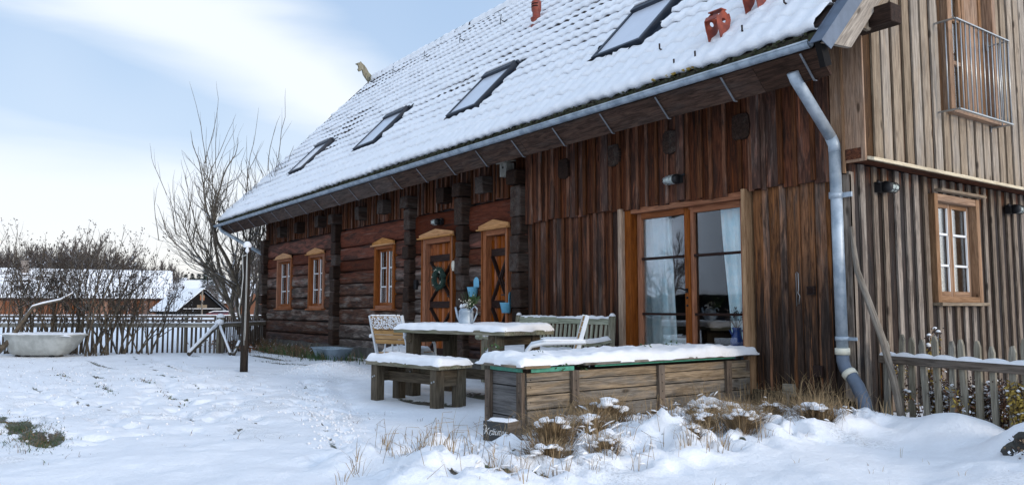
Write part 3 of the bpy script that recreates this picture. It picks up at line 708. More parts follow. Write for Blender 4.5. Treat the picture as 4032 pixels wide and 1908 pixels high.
for z in (1.12, 1.03): s.lathe([(0, -.004), (.014, -.004), (.014, .004), (0, .004)], 12, 0, (hx, .056, z), rt=rot('X', R(90)))
s.build('door_handle', 'iron', fd)
# curtains: gathered cloth behind the panes
def curtain(xa, xb, xa2, xb2, name='curtain', mat='curtain', y=.24):
    nu, nv = 60, 24; V = []; 
    for j in range(nv + 1):
        t = j / nv; z = .16 + t * 2.05; a = xa2 + (xa - xa2) * sst(t, 0, 1); b = xb2 + (xb - xb2) * sst(t, 0, 1)
        for i in range(nu + 1):
            u = i / nu; x = a + (b - a) * u
            V.append((x, y + .030 * math.sin(u * 26 + .6 * math.sin(t * 3)) + .012 * math.sin(u * 61 + 2 * t), z))
    F_ = [(j * (nu + 1) + i, j * (nu + 1) + i + 1, (j + 1) * (nu + 1) + i + 1, (j + 1) * (nu + 1) + i) for j in range(nv) for i in range(nu)]
    return npmesh(name, V, F_, mat, fd)
curtain(-3.0, -2.50, -3.0, -2.42); curtain(-1.74, -1.15, -1.60, -1.15)
mb = MB(); mb.box((-2.5, 2.6, 1.3), (4.4, .05, 2.7)); mb.box((-4.7, 1.45, 1.3), (.05, 2.25, 2.7)); mb.box((-.30, 1.45, 1.3), (.05, 2.25, 2.7)); mb.box((-2.5, 1.45, .08), (4.34, 2.2, .05)); mb.box((-2.5, 1.45, 2.6), (4.34, 2.2, .05))
mb.build('room_shell', 'room', fd)
mb = MB()
for x in np.arange(-2.2, -1.3, .11): mb.box((x, 1.05, .62), (.035, .03, .75))
mb.box((-1.75, 1.05, 1.02), (1.05, .04, .06)); mb.box((-1.75, 1.05, .30), (1.05, .4, .05)); mb.box((-2.3, 1.9, .85), (1.6, .7, .05))
mb.build('indoor_bench', 'furn', fd)
mb = MB(); mb.lathe([(0, 0), (.055, 0), (.07, .05), (.072, .13), (.045, .19), (.04, .24), (.055, .27), (.05, .27), (.035, .24), (0, .22)], 20, 0, (-1.50, .19, .52))
mb.tube([(-1.43, .19, .76), (-1.38, .19, .72), (-1.385, .19, .64), (-1.43, .19, .60)], .009, 6); mb.tube([(-1.55, .19, .70), (-1.60, .19, .76)], [.014, .008], 6)
vase = mb.build('enamel_jug', 'vase'); tag(vase, 'blue enamel jug standing inside the right hand glazed garden door', 'jug')
mb = MB()
for k in range(26):
    a = rng.uniform(-1, 1); b = rng.uniform(-.3, .3); p0 = Vector((-1.50, .19, .76)); p1 = p0 + Vector((a * .13 - (.06 if k % 2 else 0), b * .15, rng.uniform(.08, .24)))
    mb.tube([p0, (p0 + p1) / 2 + Vector((a * .02, 0, .02)), p1], .0018, 3)
    for q in range(4): mb.lathe([(0, -.009), (.008, 0), (0, .009)], 5, 0, p1 + Vector([rng.uniform(-.016, .016) for _ in range(3)]))
tag(mb.build('dried_flowers', 'brownl'), 'dried brown flowers standing in the blue enamel jug behind the glass', 'dried flowers')
mb = MB(); mb.box((-.02 - 1.17 - 0.42, .19, .50), (.55, .16, .04)); mb.build('window_board', 'furn', fd)
mb = MB(); mb.box((-2.27, .20, .52), (.20, .02, .26)); mb.build('white_card', 'white', fd)
# --- eaves: fascia, soffit, gutter, straps
def along(mb, prof, x0, x1, mi=0, step=.6):
    """extrude a closed (y,z) outline along x"""
    mb.prism(prof, x0, x1, 'yz', mi, axis=2)
mb = MB(); x = RU0 + .06
while x < RU1 - .08:
    ln = min(rng.uniform(2.6, 4.2), RU1 - .08 - x)
    a = Vector((0, -.905, 3.215)); d = Vector((0, .7071, -.7071)); n = Vector((0, .7071, .7071))
    c0 = Vector((x + ln / 2, 0, 0)) + a + d * .145 + n * .018
    mb.box(c0, (ln - .004, .29, .03), rot('X', R(-45)), axis=0); x += ln
mb.build('fascia_board', 'fascia', house, bevel=.003)
mb = MB()
mb.prism([(-.86, rz(-.86) - .03), (3.78, rz(3.78) - .03), (3.78, rz(3.78) - .09), (-.68, rz(-.68) - .09)], RU0 + .03, RU1 - .05, 'yz', axis=2)
mb.prism([(3.8, rz(3.78) + .02), (8.2, rz(3.78) - 4.6), (8.2, rz(3.78) - 4.7), (3.8, rz(3.78) - .08)], RU0, RU1, 'yz', axis=2)
mb.build('roof_deck', 'fascia', house)
# gutter: half round trough
mb = MB(); gc_, gr_ = (-.955, 3.262), .048; n_ = 10
outer = [(gc_[0] + gr_ * math.cos(a), gc_[1] + gr_ * math.sin(a)) for a in [math.pi + math.pi * i / n_ for i in range(n_ + 1)]]
inner = [(gc_[0] + (gr_ - .006) * math.cos(a), gc_[1] + (gr_ - .006) * math.sin(a)) for a in [2 * math.pi - math.pi * i / n_ for i in range(n_ + 1)]]
mb.prism(outer + inner, RU0 + .0, RU1 - .1, 'yz')
mb.tube([(RU0, gc_[0] - gr_, gc_[1] + .004), (RU1 - .1, gc_[0] - gr_, gc_[1] + .004)], .010, 8)
for x in (RU0 + .003, RU1 - .103): mb.prism(outer, x - .003, x + .003, 'yz')
gut = mb.build('gutter', 'zinc', house)
for k in range(21):
    x = .13 - k * .865
    if x < RU0 + .2: break
    s = MB(); d = Vector((0, .7071, -.7071)); a = Vector((x, -.915, 3.205)) - Vector((0, .7071, .7071)) * .006
    s.bar(a, a + d * .285, .020, .004, up=(0, .7071, .7071)); s.box(a + d * .29 + Vector((0, .012, .006)), (.020, .03, .006), axis=0); s.build('gutter_strap', 'strap', gut)
# downpipes
mb = MB()
pts = [(-.03, -.80, 3.10), (-.03, -.76, 3.04), (-.075, -.17, 2.60), (-.065, -.13, 2.46), (-.055, -.13, .62)]
mb.tube(pts[:3], .053, 18); mb.tube([pts[2], (-.066, -.135, 2.53), pts[3]], .0545, 18); mb.tube(pts[3:], .053, 18)
mb.tube([(-.068, -.13, 2.02), (-.068, -.13, 2.08)], .062, 18); mb.tube([(-.056, -.13, .70), (-.056, -.13, .74)], .060, 18)
mb.box((-.01, -.10, 2.05), (.17, .02, .045)); mb.box((-.0, -.10, .72), (.15, .02, .03))
dp = mb.build('downpipe', 'zincd', house)
mb = MB(); bp = [(-.055, -.13, .60), (-.05, -.135, .52), (-.02, -.15, .45), (.05, -.17, .39), (.12, -.19, .30), (.19, -.22, .18), (.24, -.25, .05), (.26, -.26, -.05)]
mb.tube(bp, [.058, .058, .057, .056, .060, .060, .060, .060], 16); mb.build('pipe_shoe', 'flash', dp)
mb = MB(); mb.tube([(-.055, -.13, .575), (-.055, -.13, .635)], .066, 18); mb.build('pipe_sleeve', 'rubber', dp); mb = MB(); mb.tube([(.015, -.16, .42), (.05, -.17, .385)], .067, 18); mb.build('pipe_sleeve', 'rubber', dp)
mb = MB(); mb.tube([(-17.88, -.93, 3.2), (-17.84, -.88, 3.1), (-17.02, -.10, 2.50), (-17.12, .25, 2.30)], .048, 12); mb.build('downpipe', 'zincd', house)
# --- upper gable (pale boards, oversailing by 0.2 m)
def gz_top(y): return min(rz(y), 2 * rz(3.78) - rz(y)) - .12
GX = .20
def boards_gable(mb, xw, y0, y1, zb, zt, wmin, wmax, batw, holes=(), under=None, mi_b=0, mi_t=1, th=.022, rnd_t=None, flip=False, zj=0.0):
    y = y0
    while y < y1 - .02:
        wd = min(rng.uniform(wmin, wmax), y1 - y)
        for kind, ya, yb, off, mi in (('b', y, y + wd, 0, mi_b), ('t', y + wd - batw / 2 * rng.uniform(.85, 1.2), y + wd + batw / 2 * rng.uniform(.85, 1.2), th + .003, mi_t)):
            if kind == 't' and y + wd > y1 - .03: continue
            segs = [(zb + rng.uniform(-zj, zj), None)]
            for h0, h1, hz0, hz1 in holes:
                if yb > h0 + .01 and ya < h1 - .01: segs = [(zb, hz0), (hz1, None)]
            for a, b in segs:
                t0 = zt(ya) if b is None else b; t1 = zt(yb) if b is None else b
                if min(t0, t1) - a < .04: continue
                vs = [(xw + off, ya + .002, a), (xw + off, yb - .002, a), (xw + off, yb - .002, t1), (xw + off, ya + .002, t0)]
                vs += [(v[0] + th, v[1], v[2]) for v in vs]
                gl = [(v[2], v[1], v[0]) for v in vs]
                mb.add(vs, [(0, 3, 2, 1), (4, 5, 6, 7), (0, 1, 5, 4), (1, 2, 6, 5), (2, 3, 7, 6), (3, 0, 4, 7)], mi, 2, None, False, gl)
        y += wd
balc = (1.50, 2.62, 3.02, 5.05)
mb = MB()
boards_gable(mb, GX - .03, -.03, 7.6, 2.36, gz_top, .165, .20, .138, [balc], mi_b=0, mi_t=1)
mb.build('gable_cladding', ['gable_bat', 'gable_up'], house, bevel=.002)
mb = MB(); mb.box((-.065, -.078, 2.96), (.115, .024, 1.40), axis=2); mb.box((.012, -.10, 2.94), (.022, .02, 1.38), axis=2); mb.box((.115, -.080, 2.965), (.20, .024, 1.24), axis=2)
mb.build('return_board', 'return', house, bevel=.002)
mb = MB(); mb.box((.09, 3.7, 2.42), (.17, 7.6, .10), axis=1); mb.box((.06, -.03, 2.9), (.16, .06, 1.1), axis=2); mb.build('overhang_underside', 'clad_up', house)
mb = MB()
for a, b in ((-.06, 3.05), (3.055, 7.6)): mb.box((GX + .045, (a + b) / 2, 2.365), (.075, b - a - .003, .030), rot('Y', R(14)), axis=1)
mb.build('drip_ledge', 'cream', house, bevel=.003)
gwin = (1.50, 2.46, 1.06, 2.20)
mb = MB(); boards_gable(mb, -.02, -.01, 7.6, .02, lambda y: 2.36, .165, .225, .080, [gwin], mi_b=0, mi_t=1); mb.build('lower_gable_cladding', ['gable_lo', 'gable_lobat'], house, bevel=.002)
mb = MB(); mb.box((-.06, .75, 1.2), (.04, 1.45, 2.4)); mb.box((-.06, 5.0, 1.2), (.04, 5.0, 2.4)); mb.box((-.06, 2, .5), (.04, 1.1, 1.1)); mb.box((.12, .7, 4), (.04, 1.5, 1.2))
mb.build('gable_core', 'room', house)
mb = MB(); mb.box((-.03, -.035, 1.20), (.11, .03, 2.1), axis=2, mi=0); mb.box((.012, -.012, 1.20), (.026, .075, 2.15), axis=2, mi=0); mb.build('corner_board', 'gable_lobat', house, bevel=.002)
window(T_gable(1.48, .0), 1.0, 1.06, 2.20, casing='return', sashm='return', barm='white', ped=False, rows=3, net=0, sillm='gable_up', hood=True)
# balcony door opening
T = T_gable(balc[0], GX); c = MB(T); wd_ = balc[1] - balc[0]
for x in (.045, wd_ - .045): c.box((x, -.01, 4.03), (.09, .14, 2.05), axis=2)
c.box((wd_ / 2, -.01, 5.0), (wd_ - .19, .13, .09), axis=0); c.box((wd_ / 2, .02, 3.03), (wd_ + .06, .15, .035), axis=0)
bd = c.build('balcony_door', 'return', house, bevel=.004)
s = MB(T)
for x in (.12, .47, .55, .95): s.box((x, -.05, 4.0), (.06, .04, 1.9), axis=2)
for z in (3.10, 3.62, 4.10, 4.60): s.box((.30, -.05, z), (.30, .036, .04), axis=0)
s.box((.80, -.06, 4.0), (.44, .03, 1.88), axis=2, mi=1)
s.build('door_leaf', ['return', 'return'], bd, bevel=.003)
s = MB(T); s.box((.30, -.06, 3.85), (.32, .005, 1.5)); s.build('pane', 'glass', bd)
s = MB(T); s.box((wd_ / 2, -.5, 4.0), (1.6, .02, 2.4)); s.build('dark_interior', 'room', bd)
rl = MB(); xo = GX + .22; ya, yb = 1.30, 2.50; z0_, z1_ = 2.99, 3.92
for z in (z0_, z1_):
    rl.box((xo, (ya + yb) / 2, z), (.03, yb - ya, .012), axis=1)
    for y in (ya, yb): rl.box((xo - .11, y, z), (.22, .03, .012), axis=0)
n_ = 13
for i in range(n_): rl.tube([(xo, ya + .01 + (yb - ya - .02) * i / (n_ - 1), z0_), (xo, ya + .01 + (yb - ya - .02) * i / (n_ - 1), z1_)], .0075, 8)
for y in (ya, yb):
    rl.tube([(xo - .10, y, z0_), (xo - .10, y, z1_)], .0075, 8)
    for z in (z0_, z1_): rl.box((GX + .01, y, z), (.012, .05, .10))
rl.build('balcony_railing', 'steel', bd)
# barge boards and purlin
def slopebar(mb, u, s0, s1, hc, hd, th, mi=0):
    a = rp(u, s0, hc); b = rp(u, s1, hc); mb.bar(a, b, th, hd, up=EN, mi=mi)
mb = MB(); u = .40
P0 = [rp(u, -.26, .02), rp(u, SL, .02), rp(u, SL, -.25), rp(u, .04, -.25)]
def yzpoly(P): return [(p.y, p.z) for p in P]
mb.prism(yzpoly(P0), .385, .425, 'yz', axis=1); 
vs = mb.v; mb.g = [Vector((v.y * .69 + v.z * .72, v.z * .69 - v.y * .72, v.x)) for v in mb.v]
mb.build('barge_board', 'gable_up', house, bevel=.003)
mb = MB(); P0 = [rp(u, .36, -.20), rp(u, SL, -.20), rp(u, SL, -.37), rp(u, .50, -.37)]
mb.prism(yzpoly(P0), .335, .372, 'yz', axis=1); mb.g = [Vector((v.y * .69 + v.z * .72, v.z * .69 - v.y * .72, v.x)) for v in mb.v]
mb.build('barge_board', 'gable_up', house, bevel=.003)
mb = MB(); mb.box((.355, -.93, 3.15), (.05, .10, .24), rot('X', R(20)), axis=2); mb.build('eaves_block', 'black', house)
mb = MB()
mb.prism(yzpoly([rp(u, -.29, .055), rp(u, SL, .055), rp(u, SL, -.05), rp(u, -.24, -.07)]), .428, .436, 'yz')
slopebar(mb, .375, -.29, SL, .06, .008, .125); mb.bar(rp(.315, -.1, .045), rp(.315, SL, .045), .01, .05, up=EN)
mb.build('verge_flashing', 'flash', house)
mb = MB(); mb.box((.28, -.14, 3.60), (.60, .18, .17), axis=0); mb.build('purlin_end', 'log_end', house, bevel=.008)
mb = MB(); slopebar(mb, RU0 - .02, -.05, SL, -.04, .16, .04); slopebar(mb, RU0 - .045, -.05, SL, .05, .03, .05); mb.build('barge_board', 'brace', house)
# --- tiles and the snow lying on them, course by course
SKY = [(-3.46, -2.56, 1.08, 2.28), (-7.10, -6.20, 1.02, 2.22), (-11.10, -10.14, 1.18, 2.34), (-15.22, -14.34, 1.30, 2.46)]
CS = .336; NC = 20
def strip(prof_fn, U, closed=False):
    """prof_fn(U) -> arrays s[k][nu], h[k][nu]"""
    S, H = prof_fn(U); k = len(S); nu = len(U)
    V = np.zeros((k, nu, 3)); S = np.array(S); H = np.array(H)
    V[..., 0] = U[None, :]; V[..., 1] = EO.y + ES.y * S + EN.y * H; V[..., 2] = EO.z + ES.z * S + EN.z * H
    return V, S
Vt, Ft, Vs, Fs = [], [], [], []; bt = bs_ = 0
for k in range(NC):
    s0 = k * CS
    du = .0275
    U = np.arange(RU0, RU1 - .05, du); nu = len(U)
    wv = .5 + .5 * np.cos(U / .220 * 2 * math.pi); wv = wv ** .8
    def pt(U):
        o = np.ones(nu); wj = .032 * wv
        return [o * (s0 + .02), o * s0, o * s0, o * (s0 + .18), o * (s0 + .40)], [o * -.01 + wj * .2, .0 + wj * .5, .028 + wj, .018 + wj * .9, .002 + wj * .8]
    V, S = strip(pt, U); kk = V.shape[0]
    i_ = np.arange(kk * nu).reshape(kk, nu) + bt
    Ft.append(np.stack([i_[:-1, :-1], i_[:-1, 1:], i_[1:, 1:], i_[1:, :-1]], -1).reshape(-1, 4)); Vt.append(V.reshape(-1, 3)); bt += kk * nu
    low = max(0, 1 - k / 4.5); thick = .062 + .030 * low + .030 * (fbm(U * .7, U * 0 + k * 3.3, 5, 2) - .5)
    ir = (fbm(U * 3.2, U * 0 + k * 7.1, 8, 3) - .5) * .085 + (vn(U * 14, U * 0 + k, 3) - .5) * .012
    if k == 0: ir = ir * .5 - .045 + .09 * (fbm(U * 1.1, U * 0, 99, 3) - .4)
    gap = (.012 + .050 * low) + .055 * fbm(U * 1.6, U * 0 + k * 5.7, 14, 3) * (1 - .2 * low) - .020 * (1 - wv)
    thin = sst(fbm(U * .35, U * 0 + k * .55, 77, 3), .60, .70) * (k > 5)
    def ps(U):
        w1 = .029 * wv * (1 - .35 * low) * (.45 + 1.1 * fbm(U * 1.3, U * 0 + k * 2.9, 23, 2)); o = np.ones(nu)
        t = thick * (1 - .55 * thin); e = ir + thin * .06
        s_ = [s0 + .03 + e, s0 - .010 + e, s0 - .026 + e, s0 - .012 + e, s0 + .03 + e * .6, s0 + .11 + e * .3, o * (s0 + .21), o * (s0 + .30), o * (s0 + .345), o * (s0 + .40)]
        h_ = [.030 + w1, .034 + w1, .030 + w1 + t * .5, .030 + w1 + t * .82, .030 + w1 * .9 + t, .022 + w1 * .6 + t * .95, .012 + w1 * .4 + t * .85 + gap * .3, .004 + w1 * .3 + gap + t * .35, gap + w1 * .25, o * .0]
        rr = [(vn(U * 22, U * 0 + k * 11 + q * 2.3, 6) - .5) * .010 + (fbm(U * 5, U * 0 + k * 3 + q * .5, 66, 2) - .5) * .018 for q in range(10)]
        return s_, [a + b for a, b in zip(h_, rr)]
    V, S = strip(ps, U); kk = V.shape[0]; i_ = np.arange(kk * nu).reshape(kk, nu) + bs_
    Fq = np.stack([i_[:-1, :-1], i_[:-1, 1:], i_[1:, 1:], i_[1:, :-1]], -1)
    um = np.broadcast_to((U[:-1] + du / 2)[None, :], Fq.shape[:2]); sm_ = (S[:-1, :-1] + S[1:, 1:]) / 2
    keep = np.ones(Fq.shape[:2], bool); keep &= (um > RU0 + .04)
    for a, b, c0, c1 in SKY:
        jag = .03 * (vn(sm_ * 9, um * 9, 4) - .5)
        keep &= ~((um > a - .05 + jag) & (um < b + .15 + jag * 3) & (sm_ > c0 - .06 + jag) & (sm_ < c1 + .09))
    Fs.append(Fq[keep]); Vs.append(V.reshape(-1, 3)); bs_ += kk * nu
til = npmesh('roof_tiles', np.concatenate(Vt), np.concatenate(Ft), 'tile', house)
sn_ = npmesh('roof_snow', np.concatenate(Vs), np.concatenate(Fs), 'snow', house)
# moss-dark eaves edge and ridge
mb = MB()
for x in np.arange(RU0 + .05, RU1 - .1, .220):
    a = rp(x, -.03, .018); mb.tube([rp(x, -.06, .012), rp(x, .06, .03)], [.030, .036], 8)
mb.box(((RU0 + RU1) / 2, EO.y - .03, EO.z - .05), (RU1 - RU0 - .12, .03, .09), axis=0)
for k in range(420):
    x = rng.uniform(RU0 + .1, RU1 - .15); mb.lathe([(0, -.012), (.018, -.005), (.014, .008), (0, .012)], 6, 0, rp(x, -.06 + rng.uniform(-.015, .02), .035 + rng.uniform(-.02, .02)))
mb.build('eaves_tiles', 'eavetile', house)
mb = MB(); x = RU0 + .05
while x < RU1:
    mb.tube([(x, 3.80, rz(3.8) + .00), (x + .38, 3.80, rz(3.8) + .02)], [.12, .135], 12); x += .36
mb.build('ridge_tiles', 'tile', house)
U = np.arange(RU0 + .0, RU1, .04); nu = len(U); ang = np.linspace(-.3, math.pi + .15, 9); V = np.zeros((9, nu, 3))
ph = ((U - RU0) / .36) % 1.0
rad = .150 + .030 * np.clip(1 - np.abs(ph - .55) * 1.8, 0, 1) + .03 * (fbm(U * 2, U * 0, 55, 3) - .5)
for q, a in enumerate(ang):
    rj = rad * (1 if .3 < a < 2.9 else .92) + (vn(U * 12, U * 0 + q, 8) - .5) * .012
    V[q, :, 0] = U; V[q, :, 1] = 3.80 + math.cos(a) * rj * -1; V[q, :, 2] = rz(3.8) - .015 + math.sin(a) * rj
i_ = np.arange(9 * nu).reshape(9, nu)
npmesh('ridge_snow', V.reshape(-1, 3), np.stack([i_[:-1, :-1], i_[:-1, 1:], i_[1:, 1:], i_[1:, :-1]], -1).reshape(-1, 4), 'snow', house)
# --- skylights
for a, b, c0, c1 in SKY:
    f = MB(); Rr = Matrix(((1, 0, 0), (0, ES.y, EN.y), (0, ES.z, EN.z)))
    def bx(mb, u, s, h, d, mi=0): mb.box(rp(u, s, h), d, Rr, mi)
    for u in (a + .03, b - .03): bx(f, u, (c0 + c1) / 2, .085, (.055, c1 - c0, .10))
    bx(f, (a + b) / 2, c0 + .03, .085, (b - a - .114, .055, .10)); bx(f, (a + b) / 2, c1 - .075, .10, (b - a - .03, .15, .13)); bx(f, (a + b) / 2, c1 + .01, .085, (b - a + .06, .05, .10))
    s_ = f.build('skylight', 'skyframe', house, bevel=.008)
    p = MB(); bx(p, (a + b) / 2, (c0 + c1) / 2 - .04, .110, (b - a - .11, c1 - c0 - .17, .012)); p.build('roof_pane', 'skyglass', s_)
    p = MB(); bx(p, b + .06, (c0 + c1) / 2, .045, (.13, c1 - c0 + .10, .012)); bx(p, (a + b) / 2 + .02, c0 - .06, .045, (b - a + .12, .12, .012)); bx(p, (a + b) / 2, c1 + .07, .052, (b - a + .16, .09, .012)); bx(p, a - .03, (c0 + c1) / 2, .045, (.06, c1 - c0 + .05, .012))
    p.build('lead_flashing', 'skyframe', s_)
    p = MB(); bx(p, (a + b) / 2 - .02, c1 - .02, .175, (b - a - .12, .035, .018)); p.build('hood_snow', 'snow', s_)
# --- vent pipe
mb = MB(); c = rp(-7.45, 4.10, .02); Rz = Matrix.Identity(3)
mb.lathe([(.10, -.10), (.105, .10), (.115, .11), (.115, .13), (.075, .14), (.075, .24), (.095, .28), (.095, .44), (.085, .46), (0, .46)], 20, 0, c)
mb.bar(rp(-7.45, 3.82, .05), rp(-7.45, 4.30, .05), .30, .03, up=EN)
vp = mb.build('vent_pipe', 'terra', house)
mb = MB()
for z in (.33, .38): mb.lathe([(.098, z), (.0985, z + .02)], 20, 0, c, a0=R(-150), a1=R(-20))
mb.build('vent_slots', 'black', vp)
# --- roof steps (pressed metal brackets with a tread)
def roof_step(u, s):
    mb = MB()
    for du_ in (-.09, .09):
        # side cheek standing on the roof, with the round cut-out
        o = [(-.02, .04), (.03, .04), (.07, .16), (.14, .22), (.17, .30), (.03, .36), (-.10, .27), (-.07, .19), (-.03, .14)]
        pl = []
        base = rp(u + du_, s, 0)
        pts = [(base.y + p[0] - .05, base.z + p[1] * 1.5 - .06) for p in o]
        hole = [(.035 + .045 * math.cos(t), .265 + .033 * math.sin(t)) for t in [2 * math.pi * i / 12 for i in range(12)]]
        hp = [(base.y + p[0] - .02, base.z + p[1]) for p in hole]
        # ring of quads between outline and hole
        import bisect
        m_ = 24; cx = base.y - .015; cz = base.z + .34
        def out_at(t):
            d = (math.cos(t), math.sin(t)); best = None
            for i in range(len(pts)):
                a_, b_ = pts[i], pts[(i + 1) % len(pts)]
                ex, ez = b_[0] - a_[0], b_[1] - a_[1]; den = d[0] * ez - d[1] * ex
                if abs(den) < 1e-9: continue
                w_ = ((a_[0] - cx) * ez - (a_[1] - cz) * ex) / den; v_ = ((a_[0] - cx) * d[1] - (a_[1] - cz) * d[0]) / den
                if w_ > 0 and -1e-6 <= v_ <= 1 + 1e-6 and (best is None or w_ > best): best = w_
            best = best or .05; return (cx + d[0] * best, cz + d[1] * best)
        vs = []; fs = []
        for x_ in (u + du_ - .004, u + du_ + .004):
            for i in range(m_):
                t = 2 * math.pi * i / m_; q = out_at(t); vs.append((x_, q[0], q[1])); vs.append((x_, cx + .038 * math.cos(t), cz + .030 * math.sin(t)))
        for i in range(m_):
            j = (i + 1) % m_; A_, B_ = 2 * i, 2 * j; O_ = 2 * m_
            fs += [(A_, B_, B_ + 1, A_ + 1), (A_ + O_, A_ + 1 + O_, B_ + 1 + O_, B_ + O_), (A_, A_ + O_, B_ + O_, B_), (A_ + 1, B_ + 1, B_ + 1 + O_, A_ + 1 + O_)]
        mb.add(vs, fs)
    base = rp(u, s, 0)
    mb.box((u, base.y - .02, base.z + .475), (.20, .10, .012)); mb.box((u, base.y - .13, base.z + .37), (.18, .012, .06), rot('X', R(-30))); mb.box((u, base.y + .10, base.z + .42), (.18, .012, .06), rot('X', R(25)))
    mb.bar(rp(u, s - .05, .055), rp(u, s + .12, .055), .24, .01, up=EN)
    o_ = mb.build('roof_step', 'terra', house); q_ = rp(u, s, .06); o_.scale = (.84, .84, .84); o_.location = q_ * .16
for u, s in ((-.98, .28), (-.72, .66), (-.74, .98), (-.45, 1.35)): roof_step(u, s)
for q in ((-17.31, 3.67), (-15.35, 3.48), (-13.31, 3.34), (-11.34, 3.2), (-9.43, 3.05), (-7.3, 4.5), (-5.4, 3.1)):
    mb = MB()
    u, y_ = q; s = (y_ + .82 - .35) / ES.y
    mb.tube([rp(u, s + .12, .10), rp(u, s + .02, .10), rp(u, s - .03, .20), rp(u + .02, s + .05, .27)], .010, 6); mb.tube([rp(u, s - .03, .20), rp(u - .02, s - .10, .12)], .008, 6); mb.build('snow_hook', 'iron', house)
for u, s in ((-.62, .30), (-.30, .62), (-1.08, .08), (-1.35, .06), (-1.9, .6), (-.15, 1.1)):
    mb = MB(); mb.tube([rp(u, s, .08), rp(u, s - .03, .13), rp(u, s + .01, .17)], .010, 6); mb.build('tile_clip', 'brace', house)
# moss cushion by the lowest step
mb = MB()
for k in range(60):
    x = -1.25 + rng.gauss(0, .16); mb.lathe([(0, -.02), (.03, -.005), (.02, .018), (0, .026)], 6, 0, rp(x, -.02 + rng.uniform(-.03, .05), .07))
mb.build('eaves_moss', 'gold', house)
# --- carved crossed gable ornament at the far end
def carved(poly, x0, x1):
    mb = MB(); mb.prism(poly, x0, x1, 'yz', axis=2); return mb
mb = carved([(3.60, 7.92), (3.82, 8.16), (3.76, 8.26), (3.68, 8.32), (3.58, 8.40), (3.50, 8.52), (3.42, 8.61), (3.34, 8.66), (3.30, 8.71), (3.27, 8.66), (3.22, 8.65), (3.13, 8.60), (3.22, 8.57), (3.24, 8.50), (3.21, 8.44), (3.25, 8.38), (3.31, 8.40), (3.35, 8.46), (3.37, 8.40), (3.40, 8.30), (3.48, 8.20), (3.57, 8.10)], RU0 - .05, RU0 + .03)
mb.build('carved_finial', 'table', house, bevel=.01)
mb = carved([(4.02, 8.25), (4.12, 8.44), (4.22, 8.62), (4.32, 8.66), (4.44, 8.62), (4.50, 8.50), (4.40, 8.40), (4.2, 8.2)], RU0 - .05, RU0 + .03); mb.build('carved_finial', 'table', house, bevel=.01)
# small fittings
mb = MB(); mb.box((-.41, -.05, 1.17), (.085, .035, .085)); mb.box((-.41, -.07, 1.17), (.055, .01, .055)); mb.build('wall_switch', 'brace', house, bevel=.006)
mb = MB(); mb.box((-.36, -.05, .40), (.10, .04, .11)); mb.build('wall_switch', 'brace', house, bevel=.006)
mb = MB(); mb.box((-.66, -.09, .20), (.12, .06, .12)); mb.tube([(-.65, -.12, .18), (-.65, -.13, .02)], .02, 8); mb.build('socket_box', 'picket', house, bevel=.006)
mb = MB(); mb.tube([(-.57, -.055, 1.02), (-.57, -.055, 1.34), (-.56, -.055, 1.355), (-.545, -.055, 1.34), (-.545, -.055, 1.18), (-.555, -.055, 1.15), (-.535, -.055, 1.12), (-.545, -.055, 1.04)], .004, 6); mb.build('wire_loop', 'steel', house)
# ------------------------------------------------------------------ things on the walls
def lamp(T, label, wire=True):
    r = empty('bulkhead_lamp', T.translation, 0, label, 'wall lamp', 'caged bulkhead lamps on the timber walls')
    T2 = T.copy(); T2.translation = (0, 0, 0); mb = MB(T2)
    # axis along +outward leaning sideways: glass jar lying parallel to the wall
    Rl = rot('Y', R(-90))
    mb.lathe([(0, 0), (.05, 0), (.055, .01), (.055, .05), (.048, .06)], 18, 0, (.10, .09, 0), rt=Rl); mb.box((.07, .03, 0), (.12, .06, .10)); mb.tube([(.12, .05, .03), (.16, .05, .05)], .014, 8)
    mb.build('lamp_base', 'iron', r)
    mb = MB(T2); mb.lathe([(.045, .055), (.046, .12), (.042, .18), (.028, .21), (0, .218)], 18, 0, (.10, .09, 0), rt=Rl); mb.build('lamp_glass', 'lampglass', r)
    mb = MB(T2)
    for k in range(6):
        a = 2 * math.pi * k / 6; pr_ = [(.053, .05), (.053, .13), (.049, .185), (.030, .22), (0, .228)]
        mb.tube([Vector((.10, .09, 0)) + Rl @ Vector((p[0] * math.cos(a), p[0] * math.sin(a), p[1])) for p in pr_], .0032, 5)
    for z, r_ in ((.10, .054), (.16, .052)): mb.tube([Vector((.10, .09, 0)) + Rl @ Vector((r_ * math.cos(t), r_ * math.sin(t), z)) for t in [2 * math.pi * i / 16 for i in range(17)]], .0032, 5)
    mb.build('lamp_cage', 'steel' if wire else 'iron', r)
    return r
def TF(x, y, z): return Matrix(((1, 0, 0, x), (0, -1, 0, y), (0, 0, 1, z), (0, 0, 0, 1)))
def TG(x, y, z): return Matrix(((0, 1, 0, x), (-1, 0, 0, y), (0, 0, 1, z), (0, 0, 0, 1)))
lamp(TF(-7.55, -.03, 2.47), 'caged lamp on the log wall above the wreathed door'); lamp(TF(-2.10, -.06, 2.47), 'caged lamp on the boards above the glazed garden doors')
lamp(TG(.03, .50, 2.16), 'black caged lamp under the pale ledge on the gable wall', False); lamp(TG(.03, 3.30, 2.15), 'black lamp cut by the right edge of the picture', False)
